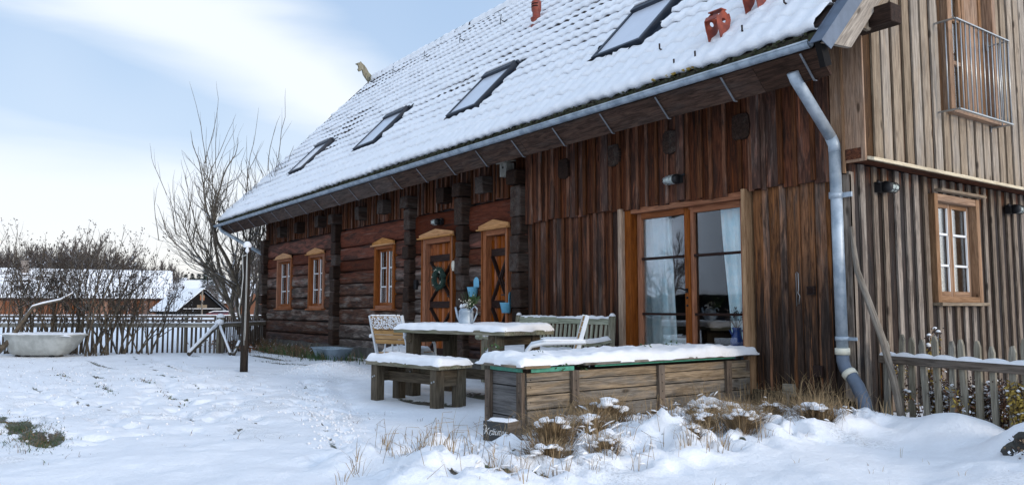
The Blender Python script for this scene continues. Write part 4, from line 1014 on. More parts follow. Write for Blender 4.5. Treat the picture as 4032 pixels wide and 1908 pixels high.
# bird box
b = empty('bird_box', (-5.42, -.12, 2.97), 0, 'small weathered nesting box fixed high beside the projecting log ends', 'bird box')
mb = MB(); mb.box((0, -.0, .09), (.17, .15, .20), axis=2, jit=.003); mb.build('box_body', 'picket', b, bevel=.004)
mb = MB(); mb.box((0, -.02, .21), (.23, .22, .02), rot('X', R(12)), axis=0); mb.build('box_roof', 'picket', b, bevel=.004)
mb = MB(); mb.lathe([(0, 0), (.018, 0), (.018, .003), (0, .003)], 14, 0, (0, -.076, .12), rt=rot('X', R(90))); mb.build('entrance_hole', 'black', b)
# wreath
wr = empty('door_wreath', (-7.52, -.03, 1.50), 0, 'green conifer wreath hanging on the left plank door', 'wreath')
mb = MB()
for k in range(1100):
    a = rng.uniform(0, 2 * math.pi); rr = .15 + rng.gauss(0, .034); p = Vector((math.cos(a) * rr, -.04 + rng.gauss(0, .022), math.sin(a) * rr))
    d = Vector((math.cos(a) * rng.uniform(-.2, 1.0) - math.sin(a) * .9, rng.uniform(-.7, .1), math.sin(a) * rng.uniform(-.2, 1.0) + math.cos(a) * .9)).normalized() * rng.uniform(.035, .06)
    sd = d.cross(Vector((rng.uniform(-1, 1), 1, rng.uniform(-1, 1)))).normalized() * .006
    mb.add([p - sd, p + sd, p + d], [(0, 1, 2)])
mb.tube([(math.cos(t) * .15, -.03, math.sin(t) * .15) for t in [2 * math.pi * i / 24 for i in range(25)]], .042, 8)
mb.build('greenery', 'needle', wr, recalc=False)
mb = MB()
for k in range(9):
    a = rng.uniform(0, 6.28); mb.lathe([(0, -.012), (.012, 0), (0, .012)], 8, 0, (math.cos(a) * .15, -.085, math.sin(a) * .15))
mb.build('berry', 'ivory', wr)
# blue half pots
def pot(x, y, z, label, a=0):
    r = empty('wall_pot', (x, y, z), a, label, 'wall pot', 'light blue enamel wall pots')
    mb = MB(); mb.lathe([(0, 0), (.085, 0), (.125, .19), (.130, .195), (.120, .19), (.082, .012), (0, .012)], 24, 0, (0, -.06, 0)); mb.build('pot_bowl', 'blue', r)
    mb = MB(); n_ = 14; pl = [(-.105, .12), (.105, .12)] + [(.105 * math.cos(t), .30 + .10 * math.sin(t)) for t in [math.pi * i / n_ for i in range(n_ + 1)]]
    mb.prism(pl, .028, .034, 'xz'); mb.build('pot_back', 'blue', r); r.scale = (.74, .74, .78)
pot(-6.40, -.05, 1.18, 'light blue enamel wall pot hanging between the two plank doors'); pot(-5.40, -.10, .93, 'light blue enamel wall pot hanging at the right jamb of the right plank door', R(-55))
mb = MB(); mb.box((-8.36, -.04, 1.42), (.09, .06, .17)); mb.box((-8.36, -.075, 1.44), (.05, .012, .05))
tag(mb.build('letter_lamp', 'iron', None, bevel=.01), 'small black entry box on the logs left of the wreathed door', 'entry box')
mb = MB(); mb.lathe([(0, 0), (.055, 0), (.052, .012), (0, .014)], 20, 0, (0, 0, 0), rt=rot('X', R(90)))
mb.v = [Vector((v.x - 6.93, v.y - .13, v.z * 1.45 + 1.70)) for v in mb.v]
mb.lathe([(0, -.02), (.03, 0), (0, .02)], 10, 0, (-6.90, -.15, 1.62))
tag(mb.build('oval_plaque', 'ivory'), 'small ivory oval plaque on the log end right of the wreathed door', 'plaque')
# ------------------------------------------------------------------ snow slabs on furniture
def snow_slab(name, w_, d_, t, parent, z=0, over=.02, n=(60, 36), seed=0, amp=.012, rr=.07, center=(0, 0), lump=0):
    nx_, ny_ = n; u = np.linspace(-1, 1, nx_ + 1); v = np.linspace(-1, 1, ny_ + 1); U_, V_ = np.meshgrid(u, v, indexing='ij')
    hw, hd = w_ / 2 + over, d_ / 2 + over
    X_ = np.sign(U_) * (1 - (1 - np.abs(U_)) ** 1.35) * hw; Y_ = np.sign(V_) * (1 - (1 - np.abs(V_)) ** 1.35) * hd
    dx = hw - np.abs(X_); dy = hd - np.abs(Y_); dd = np.minimum(dx, dy); cr = np.clip(rr - dx, 0, rr) ** 2 + np.clip(rr - dy, 0, rr) ** 2
    e = np.clip(1 - np.sqrt(cr) / rr, 0, 1); H = t * np.sqrt(np.clip(1 - (1 - e) ** 2, 0, 1))
    H = H * (.62 + .70 * fbm(X_ * 2.3 + seed, Y_ * 2.3, seed, 3)) + (fbm(X_ * 26 + seed, Y_ * 26, seed + 5, 2) - .5) * .010 * sst(e, 0, .3) + (fbm(X_ * 12 + seed, Y_ * 12, seed + 1, 3) - .5) * amp * 2 * sst(e, 0, .3)
    if lump: H = H + lump * (fbm(X_ * 5 + seed, Y_ * 5, seed + 7, 3) - .45) * sst(e, 0, .4)
    ed = (dd < .001)
    wob = (fbm(X_ * 6 + 3, Y_ * 6, seed + 2, 4) - .5) * .060
    X2 = X_ + np.where(np.abs(U_) > .999, np.sign(U_) * wob, 0); Y2 = Y_ + np.where(np.abs(V_) > .999, np.sign(V_) * wob, 0)
    H = np.where(ed, -.010 + (vn(X_ * 11, Y_ * 11, seed + 3) - .6) * .018, np.maximum(H, .004))
    Vv = np.stack([X2 + center[0], Y2 + center[1], H + z], -1).reshape(-1, 3)
    i_ = np.arange((nx_ + 1) * (ny_ + 1)).reshape(nx_ + 1, ny_ + 1)
    F_ = np.stack([i_[:-1, :-1], i_[1:, :-1], i_[1:, 1:], i_[:-1, 1:]], -1).reshape(-1, 4)
    return npmesh(name, Vv, F_, 'snow', parent)
# ------------------------------------------------------------------ table and benches
def heavy(name, loc, rz_, Lg, W, H, label, cat, plank=.055, leg=.12, inset=(.16, .06), snowt=.07, sd=0, nk=5):
    r = empty(name, loc, rz_, label, cat)
    t = MB()
    for k in range(nk):
        w_ = W / nk; t.box((rng.uniform(-.004, .004), -W / 2 + w_ * (k + .5), H - plank / 2 + rng.uniform(-.003, .003)), (Lg + rng.uniform(-.006, .01), w_ - .006, plank), axis=0, jit=.003)
    t.build('tabletop' if H > .6 else 'seat', 'table', r, bevel=.006)
    lx, ly = Lg / 2 - inset[0] - leg / 2, W / 2 - inset[1] - leg / 2
    for sx in (-1, 1):
        b = MB(); b.box((sx * lx, 0, H - plank - .055), (leg * .55, W - .08, .11), axis=1); b.box((sx * (lx), 0, .27), (.05, 2 * ly - leg, .11), axis=1)
        b.build('crossbar', 'table_leg', r, bevel=.006)
        for sy in (-1, 1):
            b = MB(); b.box((sx * lx, sy * ly, (H - plank - .112 if False else H - plank) / 2 - .03), (leg * 1.02, leg, H - plank + .06 - .002), axis=2); lg = b.build('leg', 'table_leg', r, bevel=.008)
    b = MB(); b.box((0, 0, .27), (2 * lx - .06, .05, .11), axis=0); b.build('stretcher', 'table_leg', r, bevel=.006)
    b = MB()
    for sx in (-1, 1):
        for q in (-.02, .02): b.lathe([(0, .0), (.011, 0), (.011, .006), (0, .010)], 8, 0, (sx * lx + q * .9, -ly - leg / 2 - .001, .27 + q * .3), rt=rot('X', R(90)))
    b.build('bolt', 'steel', r)
    snow_slab('snow_cover', Lg, W, snowt * .85, r, H, .008, seed=sd)
    return r
ta = R(13.5)
e1 = Vector((-math.cos(ta), -math.sin(ta), 0)); e2 = Vector((-math.sin(ta), math.cos(ta), 0))
cen = Vector((-2.72, -2.06, 0)) + e1 * .89 + e2 * .43
heavy('garden_table', (cen.x, cen.y, -.03), ta, 1.78, .86, .79, 'heavy grey green timber table under a thick slab of snow', 'table', leg=.13, snowt=.075, sd=3)
ba = R(9.3); e1b = Vector((-math.cos(ba), -math.sin(ba), 0)); e2b = Vector((-math.sin(ba), math.cos(ba), 0))
cenb = Vector((-2.90, -2.75, 0)) + e1b * .65 + e2b * .235
heavy('plank_bench', (cenb.x, cenb.y, -.03), ba, 1.30, .47, .45, 'low backless timber bench with a rounded snow cap in front of the table', 'bench', plank=.05, leg=.11, inset=(.07, .03), snowt=.085, sd=9, nk=3)
# watering can with twigs, on the table
wc = empty('watering_can', (-3.57, -2.00, .80), R(10), 'galvanised watering can with spout and loop handle standing on the snowy table', 'watering can')
mb = MB(); mb.lathe([(0, 0), (.098, 0), (.098, .012), (.094, .015), (.092, .17), (.096, .18), (.070, .22), (.066, .22), (.088, .17), (.0, .16)], 28); mb.build('can_body', 'zincd', wc)
mb = MB(); mb.tube([(-.09, 0, .03), (-.16, 0, .11), (-.205, 0, .235)], [.022, .016, .012], 10); mb.build('spout', 'zincd', wc)
mb = MB(); mb.tube([(.085, 0, .16), (.12, 0, .225), (.165, 0, .245), (.205, 0, .215), (.20, 0, .15), (.15, 0, .07), (.10, 0, .03)], .0095, 8); mb.build('loop_handle', 'zincd', wc)
mb = MB()
for k in range(14): mb.lathe([(0, -.018), (.024, 0), (0, .02)], 8, 0, (rng.gauss(-.03, .035), rng.gauss(0, .03), .22 + rng.uniform(0, .05)))
mb.lathe([(0, 0), (.13, 0), (.10, .022), (.03, .03), (0, .03)], 16, 0, (.06, -.06, 0)); mb.build('snow_clumps', 'snow', wc); wc.scale = (.9, .9, .9)
mb = MB()
for k in range(16):
    p0 = Vector((rng.uniform(-.03, .05), rng.uniform(-.03, .03), .15)); a = rng.uniform(-.5, 1.3); p1 = p0 + Vector((math.sin(a) * .22, rng.uniform(-.06, .06), .12 + math.cos(a) * .12))
    mb.tube([p0, (p0 + p1) / 2 + Vector((0, 0, .02)), p1], .002, 3)
    if a > .45:
        for q in range(26):
            c = p0.lerp(p1, rng.uniform(.35, 1)); d = Vector((rng.uniform(-.3, 1), rng.uniform(-.6, .6), rng.uniform(-.1, 1))).normalized() * .045; mb.add([c - Vector((0, .002, .003)), c + Vector((0, .002, .003)), c + d], [(0, 1, 2)])
mb.tube([(0, 0, .16), (-.08, 0, .30), (-.14, 0, .37)], .0025, 4)
tag(mb.build('fir_twigs', 'leafgreen', None, recalc=False), 'green fir and dry twigs sticking out of the watering can', 'twigs').location = (-3.55, -2.00, .80)
mb = MB()
for k in range(40): mb.lathe([(0, -.008), (.008, 0), (0, .008)], 6, 0, (-3.50 + rng.gauss(0, .045), -2.0 + rng.gauss(0, .03), 1.055 + rng.gauss(0, .03)))
tag(mb.build('white_berries', 'ivory'), 'white berries with snow among the twigs in the watering can', 'berries')
# ------------------------------------------------------------------ slatted garden bench by the wall
gb = empty('garden_bench', (-3.93, -.33, 0), 0, 'weathered green grey slatted bench with armrests against the boarded wall', 'bench')
hw = .96
for sx in (-1, 1):
    mb = MB(); mb.prism([(.03, .0), (-.03, .0), (-.04, .40), (.015, .90), (.075, .90), (.04, .40)], sx * hw - .035, sx * hw + .035, 'yz', axis=2); mb.build('leg', 'table', gb, bevel=.006)
    mb = MB(); mb.box((sx * hw, -.54, .31), (.07, .07, .62), axis=2); mb.build('leg', 'table', gb, bevel=.006)
    mb = MB(); k_ = 10
    prof = [(-.62 + .62 * i / k_, .625 - .035 * math.sin(math.pi * i / k_) + .01) for i in range(k_ + 1)]
    mb.prism(prof + [(p[0], p[1] - .045) for p in prof[::-1]], sx * hw - .04, sx * hw + .04, 'yz', axis=1); mb.tube([(sx * hw - .045, -.63, .61), (sx * hw + .045, -.63, .61)], .038, 12)
    ar = mb.build('armrest', 'slat', gb, bevel=.004)
    V = []; 
    s_ = snow_slab('snow_cover', .075, .56, .035, ar, 0, .006, n=(10, 40), seed=5 + sx, rr=.035, center=(sx * hw, -.31))
    co = np.zeros(len(s_.data.vertices) * 3, dtype=np.float32); s_.data.vertices.foreach_get('co', co); co = co.reshape(-1, 3); co[:, 2] += .635 - .035 * np.sin(np.pi * np.clip((co[:, 1] + .62) / .62, 0, 1)); s_.data.vertices.foreach_set('co', co.ravel())
    mb = MB(); mb.lathe([(0, .035), (.02, .032), (.036, .012), (.04, -.002)], 12, 0, (sx * hw, .045, .905)); mb.build('snow_cap', 'snow', gb)
mb = MB(); mb.box((0, .040, .84), (2 * hw - .07, .035, .085), rot('X', R(-7)), axis=0); mb.box((0, -.005, .47), (2 * hw - .07, .035, .07), rot('X', R(-7)), axis=0)
mb.build('back_rail', 'slat', gb, bevel=.004)
mb = MB()
for k in range(21): mb.box((-hw + .10 + (2 * hw - .2) * k / 20, .018, .65), (.042, .018, .33), rot('X', R(-7)), axis=2)
mb.build('back_slats', 'slat', gb, bevel=.003)
mb = MB()
for k in range(5): mb.box((0, -.50 + k * .105, .41), (2 * hw - .06, .085, .024), axis=0)
mb.box((0, -.55, .36), (2 * hw - .08, .03, .07), axis=0); mb.build('seat', 'slat', gb, bevel=.003)
snow_slab('snow_cover', 1.85, .50, .085, gb, .42, .0, seed=14, center=(0, -.30)); snow_slab('snow_cover', 1.84, .035, .018, gb, .882, .002, n=(90, 8), seed=15, rr=.02, center=(0, .046))
# ------------------------------------------------------------------ metal armchairs
def armchair(loc, rz_, label, snowy):
    """local: chair faces +x, back at x=-.25"""
    r = empty('garden_armchair', loc, rz_, label, 'armchair', 'pale metal armchairs around the table')
    hw_ = .27
    mb = MB()
    for s_ in (-1, 1):
        mb.bar((-.26, s_ * hw_, 0), (-.24, s_ * hw_, .44), .024, .04); mb.bar((-.24, s_ * hw_, .43), (-.38, s_ * hw_, .93), .026, .042)
        mb.tube([(.26, s_ * (hw_ + .02), 0), (.25, s_ * (hw_ + .02), .40), (.23, s_ * (hw_ + .02), .56), (.17, s_ * (hw_ + .02), .63), (.05, s_ * (hw_ + .02), .655), (-.36, s_ * (hw_ + .02), .665)], [.017, .017, .019, .021, .021, .019], 8)
        mb.bar((-.24, s_ * hw_, .43), (.25, s_ * hw_, .44), .022, .035)
    mb.bar((-.24, -hw_, .43), (-.24, hw_, .43), .02, .03); mb.bar((.24, -hw_, .43), (.24, hw_, .43), .02, .03); mb.bar((-.25, 0, .42), (-.25, 0, .58), .02, .02)
    mb.bar((-.25, -.14, .42), (-.27, -.10, .58), .018, .018); mb.bar((-.25, .14, .42), (-.27, .10, .58), .018, .018)
    mb.build('frame', 'chairmetal', r, bevel=.006)
    mb = MB()
    for k in range(6): 
        t = k / 5; mb.box((-.285 - t * .085, 0, .60 + t * .295), (.02, 2 * hw_ - .03, .052), rot('Y', R(-16)), axis=1)
    mb.build('back_slats', 'chairwood', r, bevel=.004)
    mb = MB()
    for k in range(7): mb.box((-.20 + k * .07, 0, .455), (.058, 2 * hw_ - .03, .018), axis=1)
    mb.build('seat', 'chairwood', r, bevel=.003)
    snow_slab('snow_cover', .46, .5, .06, r, .464, .0, n=(30, 30), seed=31, center=(.02, 0))
    mb = MB()
    if snowy:
        for k in range(420):
            t = rng.uniform(.52, 1.0); q_ = rng.uniform(.005, .013); mb.lathe([(0, -.006), (q_, 0), (0, .007)], 6, 0, (-.290 - t * .09 - .014, rng.uniform(-.25, .25), .60 + t * .31), rt=rot('Y', R(74)))
        for k in range(60): mb.lathe([(0, -.006), (rng.uniform(.014, .022), 0), (0, .016)], 7, 0, (-.375 + rng.uniform(-.01, .01), rng.uniform(-.25, .25), .925))
    for s_ in (-1, 1):
        pts_ = [(-.36 + i * .055, s_ * (hw_ + .02), .683) for i in range(9)]; mb.tube(pts_, [.006] + [.016] * 7 + [.006], 8)
    mb.build('snow_clumps', 'snow', r)
    return r
fdir = Vector((.80, .60, 0))
armchair((-4.97, -2.03, -.02), math.atan2(.94, -.34), 'pale metal armchair seen from behind at the left end of the table', True)
armchair((-2.22, -1.86, .0), math.atan2(-.79, -.61) , 'pale metal armchair seen side on between the snowy planter and the slatted bench', False)
# ------------------------------------------------------------------ raised planter
PB = Vector((-1.04, -3.02, 0)); dl = Vector((-.018, 1, 0)).normalized(); de = Vector((-1, -.018, 0)).normalized()
PL_, PW = 2.90, .55
pl = empty('raised_planter', PB, 0, 'long weathered board planter bed capped with thick snow', 'raised bed')
def lw(a, b, z): return de * a + dl * b + Vector((0, 0, z))       # a across to the left, b along away
R3 = Matrix((dl, -de, Vector((0, 0, 1)))).transposed()
hs_ = [(-.10, .05), (.055, .175), (.18, .295), (.30, .40), (.405, .475)]
mb = MB()
for z0_, z1_ in hs_:
    mb.box(lw(.012, PL_ / 2, (z0_ + z1_) / 2), (PL_ - .02 + rng.uniform(-.01, .01), .024, z1_ - z0_ - .003), R3, axis=0, jit=.002)
mb.build('long_boards', 'planter', pl, bevel=.003)
mb = MB()
for z0_, z1_ in hs_: mb.box(lw(PW - .012, PL_ / 2, (z0_ + z1_) / 2), (PL_ - .02, .024, z1_ - z0_ - .003), R3, axis=0)
for z0_, z1_ in [(-.10, .11), (.115, .36), (.365, .475)]:
    mb.box(lw(PW / 2, .012, (z0_ + z1_) / 2), (.024, PW - .05, z1_ - z0_ - .004), R3, axis=1); mb.box(lw(PW / 2, PL_ - .012, (z0_ + z1_) / 2), (.024, PW - .05, z1_ - z0_ - .004), R3, axis=1)
mb.build('end_boards', 'planter_shaded', pl, bevel=.003)
def batten(c, d): q = MB(); q.box(c, d, R3, axis=2); q.build('batten', 'planter_post', pl, bevel=.004)
for b_ in (.50, 1.55, 2.52): batten(lw(-.020, b_, .22), (.075, .035, .52))
for a_ in (.05, PW - .05): batten(lw(a_, -.020, .19), (.035, .075, .58))
for a_ in (.045, PW + .015): batten(lw(a_ - .03, PL_ - .04, .19), (.07, .03, .56))
mb = MB()
for b_ in (.50, 1.55, 2.52):
    for z in np.arange(.02, .46, .075): mb.lathe([(0, 0), (.006, 0), (0, .003)], 6, 0, lw(-.038, b_, z) , rt=rot('Y', R(90)))
for z in np.arange(.0, .46, .06): mb.lathe([(0, 0), (.006, 0), (0, .003)], 6, 0, lw(-.0005, .045, z), rt=rot('Y', R(90)))
for a_ in (.05, PW - .05):
    for z in np.arange(.02, .46, .075): mb.lathe([(0, 0), (.006, 0), (0, .003)], 6, 0, lw(a_, -.038, z), rt=rot('X', R(90)))
mb.build('screw', 'iron', pl)
mb = MB(); mb.box(lw(.001, .28, .497), (.46, .006, .036), R3); mb.box(lw(PW / 2, -.002, .497), (.006, PW - .1, .036), R3); mb.box(lw(.001, 1.7, .506), (PL_ - 1.0, .005, .016), R3)
mb.build('green_liner', 'green', pl)
mb = MB()
mb.box(lw(.02, .60 + (PL_ - .50) / 2, .528), (PL_ - .50, .13, .022), R3, axis=0); mb.box(lw(.02, .09, .524), (.26, .13, .022), R3, axis=0)
mb.box(lw(PW - .02, PL_ / 2, .528), (PL_ + .06, .13, .022), R3, axis=0); mb.box(lw(PW / 2 + .0, -.01, .5285), (.13, PW - .10, .021), R3, axis=1); mb.box(lw(PW / 2, PL_ - .02, .527), (.12, PW - .12, .021), R3, axis=1)
mb.build('rim_boards', 'planter', pl, bevel=.003)
sc_ = snow_slab('snow_cover', PW + .06, PL_ + .10, .075, pl, .540, .02, n=(44, 120), seed=44, amp=.016, rr=.075, center=tuple((de * PW / 2 + dl * (PL_ / 2)).xy), lump=.05)
mb = MB()
for (a_, b_, z_, n_, sp) in ((.60, .10, .66, 26, .035), (.10, .22, .63, 8, .03), (.02, .34, .52, 34, .03), (.35, 2.1, .63, 30, .05), (.35, 1.75, .64, 10, .03), (.0, .62, .50, 8, .02)):
    for k in range(n_): leaf(mb, lw(a_ + rng.gauss(0, sp), b_ + rng.gauss(0, sp), z_ + rng.gauss(0, sp * .6)), [rng.uniform(-.03, .03) for _ in range(3)], .010)
mb.build('green_leaves', 'leafgreen', pl, recalc=False)
# Kräuter sign box
kb = empty('herb_sign_box', (-1.0, -3.28, -.005), 0, 'small dark wooden box lettered Kräuter at the near corner of the planter', 'sign box')
kd = (Vector((-.84, -3.36, 0)) - Vector((-1.05, -3.43, 0))).normalized(); kn = Vector((kd.y, -kd.x, 0))
R4 = Matrix((kd, -kn, Vector((0, 0, 1)))).transposed()
mb = MB()
mb.box(R4 @ Vector((0, -.09, .06)), (.235, .012, .15), R4, axis=0); mb.box(R4 @ Vector((0, .09, .06)), (.235, .012, .15), R4, axis=0); mb.box(R4 @ Vector((-.111, 0, .06)), (.012, .168, .148), R4, axis=1)
mb.box(R4 @ Vector((0, 0, .0)), (.21, .168, .012), R4)
mb.build('sign_board', 'slate', kb, bevel=.002)
mb = MB(); mb.box(R4 @ Vector((.111, 0, .06)), (.012, .168, .148), R4, axis=1); mb.build('end_board', 'planter_post', kb, bevel=.002)
s_ = snow_slab('snow_cover', .21, .17, .02, kb, .130, .0, n=(16, 14), seed=51, rr=.05); s_.rotation_euler = (0, 0, math.atan2(kd.y, kd.x))
fc = bpy.data.curves.new('lettering', 'FONT'); fc.body = 'Kräuter'; fc.size = .075; fc.shear = .35; fc.extrude = .0006; fc.align_x = 'CENTER'; fc.align_y = 'CENTER'; fc.space_character = .92; fc.offset = -.0004
fo = bpy.data.objects.new('lettering', fc); COL.objects.link(fo); bpy.context.view_layer.update()
me = bpy.data.meshes.new_from_object(fo.evaluated_get(bpy.context.evaluated_depsgraph_get())); bpy.data.objects.remove(fo)
me.materials.clear(); me.materials.append(M['chalk']); fo = bpy.data.objects.new('lettering', me); COL.objects.link(fo); fo.parent = kb
Rm = Matrix((kd, Vector((0, 0, 1)), kn)).transposed().to_4x4(); Rm.translation = R4 @ Vector((.0, -.0975, .058)); fo.matrix_local = Rm
# flourish of the capital
mb = MB(); mb.tube([R4 @ Vector((-.100 + .018 * math.cos(t), -.0972, .085 + .020 * math.sin(t))) for t in [R(-40) + R(300) * i / 14 for i in range(15)]], .0016, 4)
mb.tube([R4 @ Vector((-.055 + .030 * t, -.0972, .035 - .006 * math.sin(t * 5))) for t in [i / 8 for i in range(9)]], .0014, 4); mb.build('lettering', 'chalk', kb)
# ------------------------------------------------------------------ right-hand corner
mb = MB(); pts = [(.44, -.03, -.05), (.415, -.06, .20), (.36, -.06, .45), (.30, -.07, .72), (.20, -.08, 1.02), (.10, -.10, 1.34), (.07, -.09, 1.55), (.045, -.08, 1.75)]
mb.tube(pts, [.036, .034, .031, .031, .030, .026, .022, .018], 12); tag(mb.build('leaning_branch', 'bark'), 'long bare crooked branch leaning against the house corner by the downpipe', 'branch')
FA, FB = Vector((.13, .22, 0)), Vector((1.95, -.29, 0)); fd_ = (FB - FA).normalized(); fn = Vector((fd_.y, -fd_.x, 0))
fr = empty('picket_fence', FA, 0, 'rustic picket fence with a snowy rail in front of the gable wall', 'fence')
fl = (FB - FA).length; Rf = Matrix((fd_, fn * -1, Vector((0, 0, 1)))).transposed()
mb = MB(); mb.box(fd_ * fl / 2 + fn * .03 + Vector((0, 0, .535)), (fl, .045, .072), Rf, axis=0); mb.build('rail', 'planter_post', fr, bevel=.004)
x = .05
while x < fl:
    w_ = rng.uniform(.045, .065); h_ = rng.uniform(.70, .78); tl = rng.uniform(-.05, .05)
    mb = MB(); mb.prism([(x - w_ / 2, -.05), (x + w_ / 2, -.05), (x + w_ / 2 + tl, h_ - .05), (x + w_ * .2 + tl, h_), (x - w_ * .25 + tl, h_ - .005), (x - w_ / 2 + tl, h_ - .06)], -.024, .0, 'xz', axis=2)
    bend = rng.uniform(-.02, .02); mb.v = [Rf @ Vector((v.x + bend * math.sin(v.z * 3), v.y, v.z)) for v in mb.v]; mb.build('picket', 'picket', fr, bevel=.004)
    x += rng.uniform(.115, .165)
mb = MB(); mb.box(fd_ * 1.62 - fn * .04 + Vector((0, 0, .30)), (.085, .085, .78), Rf, axis=2, jit=.006); mb.build('fence_post', 'picket', fr, bevel=.006)
mb = MB(); mb.box(fd_ * .0 - fn * .03 + Vector((0, 0, .28)), (.10, .04, .52), Rf, axis=2); mb.build('corner_plank', 'clad_east', fr, bevel=.003)
mb = MB(); U = np.linspace(.02, fl, 130)
nn = 9; V = np.zeros((nn, len(U), 3)); 
sc2 = np.abs(np.sin(U / .105 * math.pi * .5 + .6 * np.sin(U * 3))) ** .6
hh = .014 + .024 * sc2
for q in range(nn):
    a = math.pi * q / (nn - 1); P_ = np.outer(U, np.array(fd_)) + np.array(fn)[None, :] * (.03 + .028 * math.cos(a)); V[q, :, :] = P_; V[q, :, 2] = .570 + math.sin(a) * hh
i_ = np.arange(nn * len(U)).reshape(nn, len(U)); npmesh('rail_snow', V.reshape(-1, 3), np.stack([i_[:-1, :-1], i_[:-1, 1:], i_[1:, 1:], i_[1:, :-1]], -1).reshape(-1, 4), 'snow', fr)
# withered perennials behind that fence
def perennial(x, y, h_, n_, mats, label, sp=.10, cat='plant', group='withered perennials behind the right picket fence', heads=True, nl=14, snowy=.5):
    r = empty('withered_plant', (x, y, 0), rng.uniform(0, 6), label, cat, group)
    st = MB(); lf = MB(); sw = MB()
    for k in range(n_):
        a = rng.uniform(0, 6.28); l_ = h_ * rng.uniform(.65, 1.0); p0 = Vector((math.cos(a) * sp * .4, math.sin(a) * sp * .4, -.02)); p1 = p0 + Vector((math.cos(a) * sp * rng.uniform(.2, 1.1), math.sin(a) * sp * rng.uniform(.2, 1.1), l_))
        md = (p0 + p1) / 2 + Vector((rng.uniform(-.02, .02), rng.uniform(-.02, .02), 0)); st.tube([p0, md, p1], [.003, .0025, .0015], 4)
        for q in range(nl):
            t = rng.uniform(.15, 1); c = p0.lerp(p1, t); d = Vector((rng.uniform(-1, 1), rng.uniform(-1, 1), rng.uniform(-1, .35))) * .04; leaf(lf, c, d, .009, 0 if rng.random() < .6 else 1)
        if heads:
            for q in range(9): st.lathe([(0, -.008), (.008, 0), (0, .008)], 5, 0, p1 + Vector((rng.gauss(0, .022), rng.gauss(0, .022), rng.gauss(0, .018))))
            if rng.random() < snowy: sw.lathe([(0, -.006), (.020, 0), (.016, .012), (0, .018)], 7, 0, p1 + Vector((0, 0, .012)))
        for q in range(3):
            if rng.random() < snowy: sw.lathe([(0, -.004), (.014, 0), (.010, .008), (0, .012)], 6, 0, p0.lerp(p1, rng.uniform(.2, .95)) + Vector((rng.gauss(0, .02), rng.gauss(0, .02), 0)))
    st.build('stems', 'brownl', r); lf.build('leaves', list(mats), r, recalc=False)
    if sw.v: sw.build('snow_tufts', 'snow', r)
    return r
G_ = 'withered rust brown plant flecked with snow behind the right picket fence'
for k in range(24):
    t = .38 + k * .062; p = FA + fd_ * t - fn * rng.uniform(.08, .32); perennial(p.x, p.y, rng.uniform(.34, .52), 12, (('rust', 'brownl') if k % 3 else ('rust', 'gold')), G_, .13, nl=20, snowy=.30)
p = FA + fd_ * 1.36 - fn * .03; perennial(p.x, p.y, .50, 34, ('gold', 'gold'), 'golden yellow plant behind the right picket fence, the brighter and taller of two', .10, group=None, heads=False, nl=34)
p = FA + fd_ * .86 - fn * .03; perennial(p.x, p.y, .38, 24, ('gold', 'rust'), 'smaller yellowish plant low behind the right picket fence', .10, group=None, heads=False, nl=26)
p = FA + fd_ * .50 - fn * .08; perennial(p.x, p.y, .86, 8, ('gold', 'rust'), 'tall rusty stem with a snowy top rising above the right picket fence', .05, group=None, nl=34, snowy=.9)
p = FA + fd_ * .10 - fn * .10; perennial(p.x, p.y, .66, 5, ('gold', 'brownl'), 'yellow green plant squeezed between the leaning branch and the fence', .05, group=None, nl=30, snowy=.2)
# snow-covered stone heap at the right edge
sh = empty('stone_heap', (1.98, -1.27, .02), 0, 'dark rough stones with dead leaves showing through the snow bank at the right edge', 'stones')
mb = MB()
for k in range(9):
    c = Vector((rng.uniform(-.22, .26), rng.uniform(-.03, .06), .03 + rng.uniform(-.04, .09))); r_ = rng.uniform(.05, .09); n_, m_ = 12, 8; vs = []
    for j in range(m_ + 1):
        for i in range(n_):
            a = 2 * math.pi * i / n_; p_ = math.pi * j / m_; q = Vector((math.cos(a) * math.sin(p_), math.sin(a) * math.sin(p_), math.cos(p_)))
            vs.append(c + q * r_ * (1 + .45 * mnoise.noise(q * 1.8 + c * 9)) )
    mb.add(vs, [(j * n_ + i, j * n_ + (i + 1) % n_, (j + 1) * n_ + (i + 1) % n_, (j + 1) * n_ + i) for j in range(m_) for i in range(n_)])
mb.build('stones', 'stone', sh)
mb = MB()
for k in range(260): leaf(mb, (rng.uniform(-.18, .3), rng.uniform(-.12, .02), rng.uniform(-.03, .17)), [rng.uniform(-.03, .03) for _ in range(3)], .009, 0 if rng.random() < .7 else 1)
mb.build('dead_leaves', ['brownl', 'strawdark'], sh, recalc=False)
# ------------------------------------------------------------------ dry grass clumps in the foreground
def grass_blades(mb, x, y, n_, h_, sp, z=0, droop=.5, mi=0, w_=.0022):
    for k in range(n_):
        a = rng.uniform(0, 6.283); r_ = abs(rng.gauss(0, sp)); p = Vector((x + math.cos(a) * r_ * .6, y + math.sin(a) * r_ * .6, z - .02)); l_ = h_ * rng.uniform(.4, 1.0)
        ln = Vector((math.cos(a), math.sin(a), 0)) * rng.uniform(.05, droop) * l_; sd = Vector((-math.sin(a), math.cos(a), 0)) * w_
        p1 = p + ln * .45 + Vector((0, 0, l_ * .62)); p2 = p + ln * 1.15 + Vector((0, 0, l_ * rng.uniform(.75, 1.0)))
        sd2 = Vector((rng.uniform(-1, 1), rng.uniform(-1, 1), 0)).normalized() * w_
        mb.add([p - sd2, p + sd2, p1 + sd2 * .8, p2, p1 - sd2 * .8], [(0, 1, 2, 4), (4, 2, 3)], mi)
